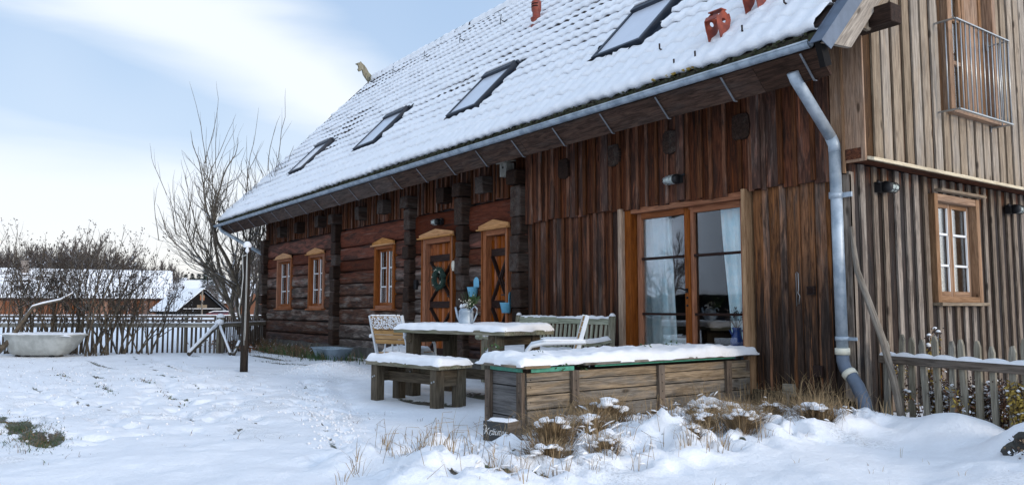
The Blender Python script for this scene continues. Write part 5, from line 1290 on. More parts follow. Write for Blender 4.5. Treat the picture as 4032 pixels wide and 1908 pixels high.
def clump(x, y, s, label=None, group=None, dark=True):
    r = empty('grass_clump', (x, y, gz(x, y) - .02), 0, label, 'grass clump', group)
    b = MB(); grass_blades(b, 0, 0, 520, .22 * s, .105 * s, 0, 1.2, 0, .0022); grass_blades(b, 0, 0, 380, .31 * s, .085 * s, 0, .8, 1, .0018); grass_blades(b, 0, 0, 90, .16 * s, .10 * s, .10 * s, 1.6, 1, .0015)
    b.build('dead_blades', ['strawdark', 'straw'], r, recalc=False)
    V = []; F_ = []; n_, m_ = 14, 9; R_ = random.Random(int(abs(x * 977 + y * 331)))
    for q in range(13):
        a = R_.uniform(0, 6.28); rr = .115 * s * R_.random() ** .6; cz = (.165 - 5.5 * (rr / s) ** 2 * 1.0) * s + R_.uniform(-.02, .015) * s
        c = Vector((math.cos(a) * rr, math.sin(a) * rr, cz)); ra = R_.uniform(.018, .044) * s; el = R_.uniform(.7, 1.5); an = R_.uniform(0, 3.14); fl_ = R_.uniform(.45, .75); b0 = len(V)
        for j in range(m_):
            for i in range(n_):
                t = 2 * math.pi * i / n_; p_ = math.pi * j / (m_ - 1); u = Vector((math.cos(t) * math.sin(p_), math.sin(t) * math.sin(p_), math.cos(p_)))
                k_ = ra * (1 + .38 * mnoise.noise(u * 1.5 + c * 31)); px_ = u.x * k_ * el; py_ = u.y * k_
                V.append((c.x + px_ * math.cos(an) - py_ * math.sin(an), c.y + px_ * math.sin(an) + py_ * math.cos(an), c.z + u.z * k_ * fl_ * (1 if u.z > 0 else .5)))
        for j in range(m_ - 1):
            for i in range(n_): F_.append((b0 + j * n_ + i, b0 + j * n_ + (i + 1) % n_, b0 + (j + 1) * n_ + (i + 1) % n_, b0 + (j + 1) * n_ + i))
    npmesh('snow_cap', V, F_, 'snow', r); return r
clump(-.62, -2.55, 1.25, 'large brown grass clump with a peaked snow cap beside the long side of the planter')
clump(.28, -1.05, 1.15, 'brown grass clump with a snow cap standing alone before the house corner')
c0 = clump(-.35, -2.95, 1.0, 'low dry grass clump under snow in the bed in front of the planter', 'snow capped grass clumps in front of the planter')
for x, y, s in ((-.10, -3.5, 1.05), (.15, -3.75, .9), (-.42, -3.35, .8), (.20, -3.3, .6), (.32, -2.6, .62), (.0, -2.1, .9), (.05, -1.70, 1.1), (-.10, -1.45, 1.1), (.22, -1.95, .85), (-.4, -1.6, 1.0), (-.55, -1.1, .9), (-.35, -.8, .9), (.0, -.75, .9), (-.15, -1.15, 1.0), (.30, -4.15, .7), (-.7, -1.9, .8), (-.75, -.75, .8)):
    c = copy_tree(c0); c.location = (x, y, gz(x, y) - .03); c.rotation_euler = (0, 0, rng.uniform(0, 6)); c.scale = (s, s, s * rng.uniform(.75, 1.0))
mb = MB()
for k in range(400):
    x = rng.uniform(-1.0, .55); y = rng.uniform(-4.5, -.25)
    if mnoise.noise(Vector((x * 1.7, y * 1.7, 3))) < -.12: continue
    grass_blades(mb, x, y, rng.randint(2, 8), rng.uniform(.12, .30), .035, gz(x, y), .6)
for k in range(34):
    x = rng.uniform(-1.02, .05); y = rng.uniform(-.45, -.10); grass_blades(mb, x, y, 9, rng.uniform(.2, .46), .05, gz(x, y), .5)
for k in range(22):
    x = rng.gauss(-.12, .10); y = rng.gauss(-.45, .12); grass_blades(mb, x, y, 10, rng.uniform(.25, .55), .06, gz(x, y), .5)
for k in range(26):
    x = -.95 + rng.uniform(-.05, .2); y = rng.uniform(-3.05, -2.3); grass_blades(mb, x, y, 8, rng.uniform(.2, .36), .05, gz(x, y), .7)
for k in range(20):
    x = -.92 + rng.uniform(-.05, .1); y = rng.uniform(-2.3, -.4); grass_blades(mb, x, y, 6, rng.uniform(.16, .34), .05, gz(x, y), .7)
for k in range(90):
    x = rng.uniform(-.5, 2.2); y = rng.uniform(-4.8, -1.0)
    if x > 1.4 and y < -3: continue
    grass_blades(mb, x, y, 2, rng.uniform(.04, .12), .02, gz(x, y), .8, w_=.0016)
for k in range(7):
    for q in range(3):
        x = -.4 + rng.gauss(0, .25) ; y = -4.5 + rng.gauss(0, .25); grass_blades(mb, x, y, 5, rng.uniform(.14, .26), .03, gz(x, y), 1.0)
# bent stalks with kinks
for k in range(170):
    x = rng.uniform(-1.0, .5); y = rng.uniform(-4.7, -.6); z = gz(x, y); a = rng.uniform(0, 6.28); l_ = rng.uniform(.10, .2)
    p1 = Vector((x, y, z)) + Vector((math.cos(a) * .04, math.sin(a) * .04, l_)); p2 = p1 + Vector((math.cos(a) * .10, math.sin(a) * .10, rng.uniform(-.08, .03))); mb.tube([(x, y, z - .01), p1, p2], .0016, 3)
tag(mb.build('dry_grass', 'straw', recalc=False), 'dry straw coloured grass stalks poking through the snow in front of planter and wall', 'grass', kind='stuff')
# snow clinging to the flattened grass
mb = MB()
for k in range(700):
    x = rng.uniform(-.95, .5); y = rng.uniform(-4.4, -.45)
    if mnoise.noise(Vector((x * 1.7, y * 1.7, 3))) < -.05 or (x < -.7 and y < -2.9): continue
    # slivers of snow lying along bent stalks
    a = rng.uniform(0, 6.28); l_ = rng.uniform(.015, .05); z = gz(x, y) + rng.uniform(.0, .07); d = Vector((math.cos(a), math.sin(a), rng.uniform(-.5, .5))) * l_
    c = Vector((x, y, z)); r_ = rng.uniform(.004, .011); mb.tube([c - d, c - d * .3 + Vector((0, 0, .004)), c + d * .4 + Vector((0, 0, .003)), c + d], [.001, r_, r_ * .8, .001], 6, caps=False)
tag(mb.build('snow_slivers', 'snow'), 'slivers of snow caught along the flattened grass in front of the planter', 'snow', kind='stuff')
# green and brown grass in the thawed streaks
mb = MB()
for (cx, cy, rx, ry, n_, h_) in ((-3.1, -6.22, .55, .14, 1500, .055), (-3.9, -6.33, .8, .13, 1300, .05), (-12.6, -.62, 3.2, .30, 1500, .26), (-12.0, -1.5, 1.5, .12, 350, .05), (-10.2, -1.9, 1.0, .08, 260, .05), (-9.2, -1.75, .7, .06, 200, .05),
                                  (-3.5, -2.4, .5, .16, 240, .03), (-3.6, -1.5, .6, .3, 300, .03), (-6.9, -5.2, .8, .05, 90, .06), (-5.6, -4.7, .6, .05, 70, .06), (-7.6, -4.6, .7, .05, 80, .06), (-9.5, -5.4, 1, .06, 90, .06), (-.3, -.2, .6, .12, 400, .10), (.35, .08, .2, .12, 260, .12)):
    for k in range(n_):
        x = cx + rng.gauss(0, rx * .55); y = cy + rng.gauss(0, ry * .7)
        if y > -.04 and cy < -.1 and x < 0: continue
        grass_blades(mb, x, y, 1, h_ * rng.uniform(.5, 1.3), .01, gz(x, y), .9, 0 if rng.random() < .55 else 1, .0026 if cx > -5 else .006)
tag(mb.build('thawed_grass', ['leafgreen', 'strawdark'], recalc=False), 'green and brown grass showing in thawed patches of the snow', 'grass', kind='stuff')
mb = MB()
for k in range(420):
    x = rng.uniform(-13, -1.8); y = rng.uniform(-6.6, -3.2)
    if x > -4 and y < -5.5 and rng.random() < .5: continue
    grass_blades(mb, x, y, rng.randint(1, 3), rng.uniform(.03, .09), .02, gz(x, y), .8, w_=.0022)
cr = MB()
for k in range(1500):
    if k % 3 == 0: x, y = -7.7 + rng.gauss(0, .55), -1.9 + rng.gauss(0, .3)
    elif k % 3 == 1: x, y = rng.uniform(-11, -2.6), rng.uniform(-6.5, -3.2)
    else: t = rng.random(); x, y = -6.5 + 5.2 * t + rng.gauss(0, .12), -2.7 - 1.75 * t + rng.gauss(0, .12)
    q = rng.uniform(.004, .016); cr.lathe([(0, -q), (q * rng.uniform(.8, 1.3), 0), (0, q * .8)], 5, 0, (x, y, gz(x, y) + q * .3), rt=rot('X', rng.uniform(-.6, .6)))
tag(cr.build('snow_crumbs', 'snow'), 'loose crumbs of snow kicked up along the tracks on the lawn', 'snow', kind='stuff')
tag(mb.build('lawn_blades', 'strawdark', recalc=False), 'single blades of lawn grass pricking through the snow at the left', 'grass', kind='stuff')
# dead perennials and leaf litter along the foot of the log wall
mb = MB()
for k in range(900):
    x = rng.uniform(-17.2, -11.3); y = rng.uniform(-.7, -.05); h_ = .36 * rng.uniform(.4, 1.1) * (1.25 if x < -15 else .8)
    grass_blades(mb, x, y, 2, h_, .08, 0, .9, 0 if rng.random() < .7 else 1, .006)
tag(mb.build('withered_border', ['strawdark', 'rust'], recalc=False), 'withered brown border plants along the foot of the log wall', 'border plants', kind='stuff')
# zinc trough with herbs
tb = empty('zinc_trough', (-10.55, -.70, 0), 0, 'low zinc trough standing on the ground against the log wall', 'trough')
mb = MB(); 
def trough(mb, L0, W0, L1, W1, h_, th=.012, n=32, e=.5):
    def ring(L_, W_, z): return [((L_ / 2) * abs(math.cos(t)) ** e * (1 if math.cos(t) > 0 else -1), (W_ / 2) * abs(math.sin(t)) ** e * (1 if math.sin(t) > 0 else -1), z) for t in [2 * math.pi * i / n for i in range(n)]]
    rs = [ring(L0, W0, 0), ring(L1, W1, h_), ring(L1 + .04, W1 + .04, h_ + .004), ring(L1 + .03, W1 + .03, h_ + .02), ring(L1 - 2 * th, W1 - 2 * th, h_), ring(L0 - 2 * th, W0 - 2 * th, th)]
    vs = [p for r_ in rs for p in r_]; fs = [(j * n + i, j * n + (i + 1) % n, (j + 1) * n + (i + 1) % n, (j + 1) * n + i) for j in range(len(rs) - 1) for i in range(n)]
    fs.append(tuple(range(n))); fs.append(tuple((len(rs) - 1) * n + i for i in range(n))); mb.add(vs, fs, 0, 0, None, True)
trough(mb, 1.0, .42, 1.35, .62, .27); mb.build('trough_shell', 'zinctub', tb)
mb = MB(); grass_blades(mb, .15, -.22, 240, .30, .3, 0, 1.2, 0, .007); grass_blades(mb, -.1, 0, 120, .34, .25, .05, 1.2, 0, .007); mb.build('herbs', 'leafgreen', tb, recalc=False); tb.scale = (.85, .85, .8)
# ------------------------------------------------------------------ left yard: line post, bathtub, fence
pp = empty('line_post', (-8.51, -3.01, 0), 0, 'dark wooden post with pale ropes and a cap of snow on the lawn', 'post')
mb = MB(); mb.tube([(0, 0, -.1), (.0, 0, .6), (.01, 0, 1.3), (.005, 0, 1.98)], [.062, .058, .056, .052], 14); mb.build('post_shaft', 'postwood', pp)
mb = MB(); mb.lathe([(.058, -.02), (.066, .0), (.060, .04), (.03, .075), (0, .08)], 14, 0, (.005, 0, 1.98)); mb.lathe([(0, -.04), (.035, 0), (.02, .05), (0, .06)], 8, 0, (.07, -.02, 1.90)); mb.build('snow_cap', 'snow', pp)
mb = MB()
mb.tube([(.06, -.02, 1.88), (.085, -.03, 1.6), (.08, -.03, 1.0), (.075, -.035, .55), (.07, -.03, .42)], .0045, 5); mb.tube([(.07, -.02, 1.88), (.10, -.02, 1.3), (.09, -.02, .6), (.07, -.02, .5)], .005, 5)
mb.tube([(-.03, -.06, 1.85), (.02, -.07, 1.70), (.06, -.07, 1.5), (.03, -.08, 1.2), (-.04, -.09, 1.0), (-.05, -.08, .92), (-.02, -.07, .85)], .007, 5); mb.tube([(-.06, -.02, 1.84), (0, -.065, 1.82), (.06, -.03, 1.84)], .008, 5)
mb.build('rope', 'rope', pp)
def P(px, D): a = vd(px, D); return Vector((a[0], a[1], 0))
tubc = P(180, 16.2); tdir = (P(352, 16.0) - P(15, 16.4)).normalized(); 
bt_ = empty('bathtub', (tubc.x, tubc.y, .04), math.atan2(tdir.y, tdir.x), 'old white enamel bathtub standing in the snow before the shrubs', 'bathtub')
mb = MB(); n = 36; e = .62
def ring(xa, xb, W_, z):
    c = (xa + xb) / 2; L_ = xb - xa; return [(c + (L_ / 2) * abs(math.cos(t)) ** e * (1 if math.cos(t) > 0 else -1), (W_ / 2) * abs(math.sin(t)) ** e * (1 if math.sin(t) > 0 else -1), z) for t in [2 * math.pi * i / n for i in range(n)]]
rs = [ring(-.66, .42, .30, 0), ring(-.72, .52, .44, .03), ring(-.78, .66, .56, .14), ring(-.82, .80, .64, .30), ring(-.85, .86, .67, .39), ring(-.91, .92, .74, .41), ring(-.91, .92, .74, .432), ring(-.84, .85, .66, .43), ring(-.80, .78, .6, .36), ring(-.74, .5, .4, .08)]
vs = [p for r_ in rs for p in r_]; mb.add(vs, [(j * n + i, j * n + (i + 1) % n, (j + 1) * n + (i + 1) % n, (j + 1) * n + i) for j in range(len(rs) - 1) for i in range(n)] + [tuple(range(n)), tuple((len(rs) - 1) * n + i for i in range(n))], 0, 0, None, True)
mb.build('tub_shell', 'tub', bt_); snow_slab('snow_cover', 1.66, .62, .05, bt_, .41, .0, n=(40, 20), seed=81, rr=.12)
mb = MB(); 
for x in (-.5, .3): mb.box((x, -.12, -.02), (.08, .06, .06)); mb.box((x, .12, -.02), (.08, .06, .06))
mb.build('foot', 'iron', bt_)
# picket fence at the end of the yard
lf_ = empty('picket_fence', P(460, 17.5), 0, 'long picket fence with a snowy top rail at the far end of the lawn', 'fence')
base = lf_.location
fpts = [P(-120, 17.7), P(870, 17.5), P(1040, 20.0)]
tot = 0
for a, b in zip(fpts[:-1], fpts[1:]):
    d = b - a; l_ = d.length; d.normalize(); n_ = Vector((-d.y, d.x, 0)); Rq = Matrix((d, n_, Vector((0, 0, 1)))).transposed()
    mb = MB(); mb.box((a + b) / 2 - base - n_ * .03 + Vector((0, 0, .62)), (l_, .05, .09), Rq, axis=0); mb.build('rail', 'picket', lf_)
    mb = MB(); mb.box((a + b) / 2 - base - n_ * .03 + Vector((0, 0, .673)), (l_, .055, .022), Rq, axis=0); mb.build('rail_snow', 'snow', lf_)
    x = .03
    while x < l_ and tot < 92:
        c = a + d * x; h_ = rng.uniform(.74, .84); w_ = rng.uniform(.03, .045); mb = MB()
        mb.prism([(-w_ / 2, -.05), (w_ / 2, -.05), (w_ / 2 + rng.uniform(-.012, .012), h_ - .04), (0, h_), (-w_ / 2, h_ - .04)], 0, .022, 'xz', axis=2)
        mb.v = [Rq @ v + c - base for v in mb.v]; mb.build('picket', 'picket_far', lf_); x += rng.uniform(.095, .125) if tot < 60 else .11; tot += 1
for px in (735, 870, 960):
    mb = MB(); c = P(px, 17.6 if px < 900 else 18.6) - base; mb.tube([c + Vector((0, 0, -.1)), c + Vector((0, 0, .80 if px != 735 else .84))], .085 if px == 870 else .04, 10); mb.build('fence_post', 'picket', lf_)
    if px == 870:
        mb = MB(); mb.lathe([(.09, -.01), (.10, .02), (.06, .07), (0, .08)], 12, 0, c + Vector((0, 0, .80))); mb.build('post_snow', 'snow', lf_)
mb = MB(); a = P(748, 16.6) - base; b = P(866, 17.35) - base; mb.tube([a + Vector((0, 0, .03)), b + Vector((0, 0, .66))], .042, 10); a = P(912, 16.7) - base; mb.tube([a + Vector((0, 0, .03)), b + Vector((0, 0, .62))], .035, 10)
a = P(925, 16.6) - base; b2 = P(965, 18.2) - base; mb.tube([a + Vector((0, 0, .03)), b2 + Vector((0, 0, .5))], .04, 8); mb.build('brace_pole', 'twig', lf_)
mb = MB(); a = P(748, 16.6) - base; mb.tube([a + Vector((0, 0, .075)), b + Vector((0, 0, .71))], [.035, .035], 8); a = P(912, 16.7) - base; mb.tube([a + Vector((0, 0, .06)), b + Vector((0, 0, .65))], .026, 8); mb.lathe([(0, -.07), (.10, -.02), (.09, .05), (0, .09)], 8, 0, b + Vector((0, 0, .68))); mb.build('brace_snow', 'snow', lf_)
# small heap of brown leaves at the house corner
mb = MB()
for k in range(700):
    x = -15.6 + rng.gauss(0, .8); y = -1.0 + rng.gauss(0, .3); leaf(mb, (x, y, gz(x, y) + rng.uniform(0, .12)), [rng.uniform(-.09, .09), rng.uniform(-.09, .09), rng.uniform(-.04, .06)], .025)
tag(mb.build('leaf_litter', 'rust', recalc=False), 'heap of rust brown leaves at the far corner of the house', 'leaves', kind='stuff')
# ------------------------------------------------------------------ bare trees and shrubs
def grow(mb, p, d, l_, r_, depth, R_, spread=.55, seglen=.25, up=.08, kids=(2, 4), tips=None, sides=5, taper=.62):
    n_ = max(2, int(l_ / seglen)); pts = [p.copy()]; rd = [r_]; q = p.copy(); dd = d.copy()
    for i in range(n_):
        dd = (dd + Vector((R_.gauss(0, .11), R_.gauss(0, .11), R_.gauss(0, .07) + up))).normalized(); q = q + dd * (l_ / n_); pts.append(q.copy()); rd.append(r_ * (1 - (1 - taper) * (i + 1) / n_))
    if depth == 0: rd[-1] = r_ * .25
    mb.tube(pts, rd, sides if depth > 1 else (4 if depth == 1 else 3), caps=False)
    if depth == 0:
        if tips is not None: tips.append((q, dd))
        return
    for k in range(R_.randint(*kids)):
        t = R_.uniform(.42, 1.0); i = min(n_ - 1, int(t * n_)); b = pts[i].lerp(pts[i + 1], t * n_ - i)
        ax = Vector((R_.gauss(0, 1), R_.gauss(0, 1), R_.gauss(0, .6))).normalized(); nd_ = (dd + ax * spread * R_.uniform(.6, 1.4)).normalized()
        grow(mb, b, nd_, l_ * R_.uniform(.45, .72), rd[i] * .58, depth - 1, R_, spread, seglen * .7, up, kids, tips, sides, taper)
    grow(mb, q, (dd + Vector((R_.gauss(0, .2), R_.gauss(0, .2), .1))).normalized(), l_ * .68, rd[-1], depth - 1, R_, spread, seglen * .7, up, kids, tips, sides, taper)
# lilac shrubs between lawn and fence
def shrub(loc, label, seed, nst, h_, leans, spread=.5):
    r = empty('lilac_shrub', loc, 0, label, 'shrub', 'bare lilac shrubs along the far fence'); R_ = random.Random(seed); mb = MB(); tips = []
    for k in range(nst):
        ln = R_.uniform(*leans); a = R_.uniform(0, 6.28)
        d = Vector((ln * tdir.x + .12 * math.cos(a), ln * tdir.y + .12 * math.sin(a), 1)).normalized(); b = Vector((tdir.x * R_.gauss(0, .26), tdir.y * R_.gauss(0, .26), -.05))
        grow(mb, b, d, h_ * R_.uniform(.42, .56), R_.uniform(.013, .026), 3, R_, spread, .22, .05, (2, 3), tips)
    mb.build('branches', 'twig', r, recalc=False)
    s = MB()
    for (q, dd) in tips:
        if q.z > .75 and R_.random() < .55:
            for j in range(R_.randint(3, 8)):
                c = q + Vector((R_.gauss(0, .022), R_.gauss(0, .022), R_.gauss(.01, .035))); leaf(s, c, (R_.gauss(0, .02), R_.gauss(0, .02), R_.uniform(.02, .05)), .011)
    s.build('seed_heads', 'seed', r, recalc=False); return r
shrub(P(425, 16.6), 'largest bare lilac shrub, many stems fanning out at the right end of the bathtub', 5, 15, 2.25, (-.5, .7))
shrub(P(300, 17.0), 'bare lilac shrub rising behind the middle of the bathtub', 6, 11, 2.2, (-.55, .55))
shrub(P(545, 16.9), 'low bare lilac shrub leaning right over the picket fence', 8, 8, 1.65, (-.4, .8))
shrub(P(150, 17.1), 'bare lilac shrub behind the left end of the bathtub', 9, 11, 2.0, (-.5, .5))
shrub(P(10, 16.8), 'bare shrub cut off by the left edge of the picture', 10, 9, 2.3, (-.4, .4))
# leaning snowy stem
mb = MB(); a = P(0, 16.0); b = P(90, 16.2); c = P(170, 16.3); d = P(285, 16.2)
pts = [a + Vector((0, 0, .12)), a.lerp(b, .5) + Vector((0, 0, .35)), b + Vector((0, 0, .72)), b.lerp(c, .5) + Vector((0, 0, 1.02)), c + Vector((0, 0, 1.08)), c.lerp(d, .6) + Vector((0, 0, 1.16)), d + Vector((0, 0, 1.30))]
mb.tube(pts, [.06, .05, .04, .034, .03, .022, .010], 8)
ls = mb.build('fallen_tree', 'twig'); tag(ls, 'crooked leaning stem carrying a ribbon of snow above the bathtub', 'branch')
mb = MB(); mb.tube([p + Vector((0, 0, .03)) for p in pts[2:]], [.018, .026, .026, .02, .008], 6); mb.build('snow_ribbon', 'snow', ls)
# fruit tree behind the house corner
ft = P(985, 22.5); fr_ = empty('fruit_tree', ft, 0, 'tall bare fruit tree with upright shoots behind the far corner of the house', 'tree'); R_ = random.Random(12); mb = MB(); tips = []
cr_ = Vector((math.sin(HD), -math.cos(HD), 0)); ch_ = Vector((math.cos(HD), math.sin(HD), 0))
for (lat, dp, l_, r_) in ((-.42, .1, 2.2, .070), (.0, .1, 2.4, .085), (-.18, -.2, 2.5, .07), (.20, .1, 2.3, .065), (-.65, .2, 1.5, .05), (.08, -.3, 2.2, .05), (.35, .0, 2.1, .045)):
    d = (cr_ * lat + ch_ * dp + Vector((0, 0, 1))).normalized(); grow(mb, Vector((0, 0, -.1)) + cr_ * lat * .2, d, l_, r_, 4, R_, .66, .3, .045, (2, 4), tips, 6)
for k in range(60):
    q, dd = tips[R_.randrange(len(tips))]
    if q.z > 2.2: grow(mb, q, Vector((R_.gauss(0, .18), R_.gauss(0, .18), 1)).normalized(), R_.uniform(.6, 1.5), .011, 1, R_, .35, .3, .04, (1, 2), None, 4)
mb.build('branches', 'treebark', fr_, recalc=False)
# ------------------------------------------------------------------ beyond the fence
bf = empty('paddock_fence', P(400, 45), 0, 'low dark board fence with a snowy top board crossing the white field', 'fence'); a, b = P(-260, 46), P(1180, 45); base = bf.location
d = (b - a).normalized(); n_ = Vector((-d.y, d.x, 0)); Rq = Matrix((d, n_, Vector((0, 0, 1)))).transposed(); l_ = (b - a).length
for z, hh in ((.52, .14), (.30, .12)):
    mb = MB(); mb.box((a + b) / 2 - base + Vector((0, 0, z)), (l_, .05, hh), Rq, axis=0); mb.build('board', 'picket_far', bf)
mb = MB(); mb.box((a + b) / 2 - base + Vector((0, 0, .61)), (l_, .12, .05), Rq, axis=0); mb.build('board_snow', 'snow', bf)
for k in range(12):
    mb = MB(); c = a + d * (k * l_ / 11) - base; mb.box(c + n_ * .08 + Vector((0, 0, .3)), (.12, .1, .7), Rq); mb.build('fence_post', 'picket_far', bf)
# long barn
def frame_xy(A, B): 
    d = (B - A).normalized(); n_ = Vector((-d.y, d.x, 0)); return d, n_
BA, BB = P(-420, 84), P(664, 96); d, n_ = frame_xy(BA, BB)
if n_.dot(P(300, 100) - BA) < 0: n_ = -n_
bl = (BB - BA).length; lb = empty('long_barn', BB, 0, 'long low orange brown barn with a snowy roof behind the bare shrubs', 'barn')
def L2(a, b, z): return -d * a + n_ * b + Vector((0, 0, z))     # a from the right end leftwards, b away
Rb = Matrix((-d, n_, Vector((0, 0, 1)))).transposed()
mb = MB(); a = 0
while a < bl:
    w_ = rng.uniform(.35, .8); mb.box(L2(a + w_ / 2, .05, 1.1), (w_ - .02, .12, 2.2), Rb, axis=2); a += w_
mb.box(L2(bl / 2, 3.5, 1.1), (bl - .1, 6.8, 2.15), Rb, axis=0); mb.prism([(.1, 2.2), (6.9, 2.2), (3.5, 5.0)], .02, .12, 'yz'); 
for i in range(len(mb.v) - 6, len(mb.v)): v = mb.v[i]; mb.v[i] = L2(v.x, v.y, v.z)
mb.build('barn_wall', 'barnwall', lb)
mb = MB()
for k in range(40): mb.box(L2(k * 2.1 + .1, -.04, 1.1), (.14, .08, 2.2), Rb, axis=2)
for z in (.12, 1.95): mb.box(L2(bl / 2, -.05, z), (bl, .08, .14), Rb, axis=0)
mb.build('timber_frame', 'clad_up', lb)
mb = MB(); 
for a, ww, z0_, z1_, mi in ((8.6, .55, .7, 1.5, 0), (10.8, .5, .7, 1.3, 0), (9.7, 1.1, .3, 1.4, 1), (20, .6, .7, 1.4, 0), (25, 1.5, .1, 1.6, 1), (33, 1.8, .1, 1.7, 1), (30, .6, .7, 1.4, 0), (5.0, .5, .8, 1.3, 0)): mb.box(L2(a, -.09, (z0_ + z1_) / 2), (ww, .06, z1_ - z0_), Rb, mi)
mb.build('barn_opening', ['black', 'orange'], lb)
nu, nv = 170, 14; V = []
ov = .5
for j in range(nv + 1):
    for i in range(nu + 1):
        a = -.5 + (bl + 1) * i / nu; t = j / nv; b_ = -.6 + 4.6 * t; z = 2.15 + 3.55 * t + .05 * (j % 2) + .03 * rng.random(); q = L2(a, b_, z); V.append(tuple(q))
F_ = [(j * (nu + 1) + i, j * (nu + 1) + i + 1, (j + 1) * (nu + 1) + i + 1, (j + 1) * (nu + 1) + i) for j in range(nv) for i in range(nu)]
npmesh('snowy_roof', V, F_, 'snow', lb)
mb = MB(); mb.bar(L2(-.5, -.6, 2.08), L2(bl + .5, -.6, 2.08), .1, .12); mb.bar(L2(-.5, -.6, 2.12), L2(-.5, 4.0, 5.66), .08, .14); mb.bar(L2(-.5, 7.8, 2.2), L2(-.5, 4.0, 5.66), .08, .14)
mb.add([L2(-.5, 4, 5.7), L2(bl + .5, 4, 5.7), L2(bl + .5, 8, 2.1), L2(-.5, 8, 2.1)], [(0, 1, 2, 3)]); mb.build('roof_edge', 'fascia', lb)
mb = MB(); k = 0
for a, t in ((bl * .5 + 6.0, .28), (bl * .5 + 9.0, .28), (bl * .5 + 12.5, .26), (bl * .5 + 2.2, .28)):
    mb.box(L2(a, -.6 + 4.6 * t, 2.35 + 3.55 * t), (1.0, .7, .10), Rb @ rot('X', R(37)))
mb.build('roof_light', 'skyframe', lb)
mb = MB(); mb.box(L2(15.5, 3.5, 5.7), (.8, .7, 1.5), Rb); mb.box(L2(15.5, 3.5, 6.5), (.95, .85, .12), Rb); mb.build('chimney', 'brick', lb)
mb = MB()
for k in range(60): 
    a = rng.uniform(9, 20); t = rng.uniform(.5, .95); mb.box(L2(a, -.6 + 4.6 * t - .02, 2.22 + 3.55 * t), (rng.uniform(.4, 1.4), .03, .06), Rb @ rot('X', R(37)))
mb.build('bare_tiles', 'tile', lb)
# dark gabled barn
def gbarn(name, c, ang, Lx, Wy, hw_, hr, wallm, label, cat, snowroof=True, opening=None):
    r = empty(name, c, ang, label, cat); mb = MB()
    mb.box((0, 0, hw_ / 2), (Lx, Wy, hw_), axis=0); 
    for s in (-1, 1): mb.prism([(-Wy / 2, hw_), (Wy / 2, hw_), (0, hr)], s * (Lx / 2 - .01) - .05, s * (Lx / 2 - .01) + .05, 'yz')
    mb.build('barn_wall', wallm, r); th = .22; o = .5; sl = (hr - hw_) / (Wy / 2)
    mb = MB()
    for s in (-1, 1):
        P0 = [(s * (Wy / 2 + o), hw_ - o * sl), (0, hr), (0, hr + th), (s * (Wy / 2 + o), hw_ - o * sl + th)]; mb.prism(P0, -Lx / 2 - .5, Lx / 2 + .5, 'yz')
    mb.build('snowy_roof', 'snow', r, bevel=.06)
    mb = MB()
    for s in (-1, 1):
        for e_ in (-1, 1): mb.bar((e_ * (Lx / 2 + .53), s * (Wy / 2 + o), hw_ - o * sl), (e_ * (Lx / 2 + .53), 0, hr), .06, .24, up=(0, 0, 1))
        mb.bar((-Lx / 2 - .5, s * (Wy / 2 + o + .03), hw_ - o * sl - .02), (Lx / 2 + .5, s * (Wy / 2 + o + .03), hw_ - o * sl - .02), .06, .14)
    mb.build('verge_board', 'black' if wallm == 'black' else 'fascia', r)
    return r
c = P(745, 88); ga = HD - R(90) - R(40)
db = gbarn('black_barn', c, ga, 5.4, 5.0, 1.0, 3.0, 'black', 'small black boarded barn with a snow covered roof at the end of the road', 'barn')
mb = MB(); mb.box((2.76, .0, 2.15), (.06, .5, .55)); mb.build('gable_hatch', 'orange', db); mb = MB(); mb.box((2.78, 0, .95), (.05, 4.6, .06)); mb.build('gable_rail', 'white', db)
gbarn('far_barn', P(800, 118), HD - R(90) + R(4), 15, 9, 2.0, 5.0, 'barnwall', 'wide snowy roof of a barn seen behind the black barn', 'barn')
gbarn('far_shed', P(660, 125), HD - R(90), 5, 6, 4.0, 5.6, 'barnwall', 'sliver of a snowy roof between the long barn and the conifers', 'shed')
sp_ = P(795, 70); sg = empty('sign_post', sp_, 0, 'thin pale pole with a small wooden board in front of the black barn', 'sign post')
mb = MB(); mb.tube([(0, 0, 0), (0, 0, 2.6)], .07, 8); mb.build('pole', 'planter', sg); mb = MB(); mb.box((0, 0, 1.15), (.75, .9, .28), Matrix.Rotation(HD - R(90), 3, 'Z') if True else None); 
mb = MB(); mb.box((0, 0, 1.15), (.85, .08, .28), Matrix.Rotation(HD - R(90), 3, 'Z')); mb.box((0, 0, 2.1), (.5, .06, .10), Matrix.Rotation(HD - R(90), 3, 'Z') @ rot('Y', .5)); mb.build('board', 'planter', sg)
# red car under snow
rc = empty('parked_car', P(880, 84), HD - R(90) + R(6), 'low red car capped with snow beside the far barns', 'car')
mb = MB(); mb.prism([(-1.9, .25), (1.9, .25), (1.95, .55), (1.3, .72), (.7, 1.02), (-.9, 1.05), (-1.6, .75), (-1.95, .65)], -.8, .8, 'xz'); mb.build('body', 'red', rc, bevel=.08)
mb = MB(); mb.prism([(-1.35, .74), (.95, .74), (.62, .97), (-.9, .99)], -.815, .815, 'xz'); mb.build('side_window', 'skyframe', rc)
mb = MB(); mb.prism([(-1.5, .83), (-.95, 1.07), (.7, 1.05), (1.25, .76), (1.9, .62), (1.7, .72), (1.2, .84), (.7, 1.16), (-.95, 1.18), (-1.6, .88)], -.82, .82, 'xz'); mb.build('snow_layer', 'snow', rc)
for x in (-1.2, 1.2):
    for y in (-.78, .78):
        mb = MB(); mb.lathe([(0, -.1), (.30, -.1), (.32, 0), (.30, .1), (0, .1)], 18, 0, (x, y, .3), rt=rot('X', R(90))); mb.build('wheel', 'tyre', rc)
rc.scale = (.85, .85, .62)
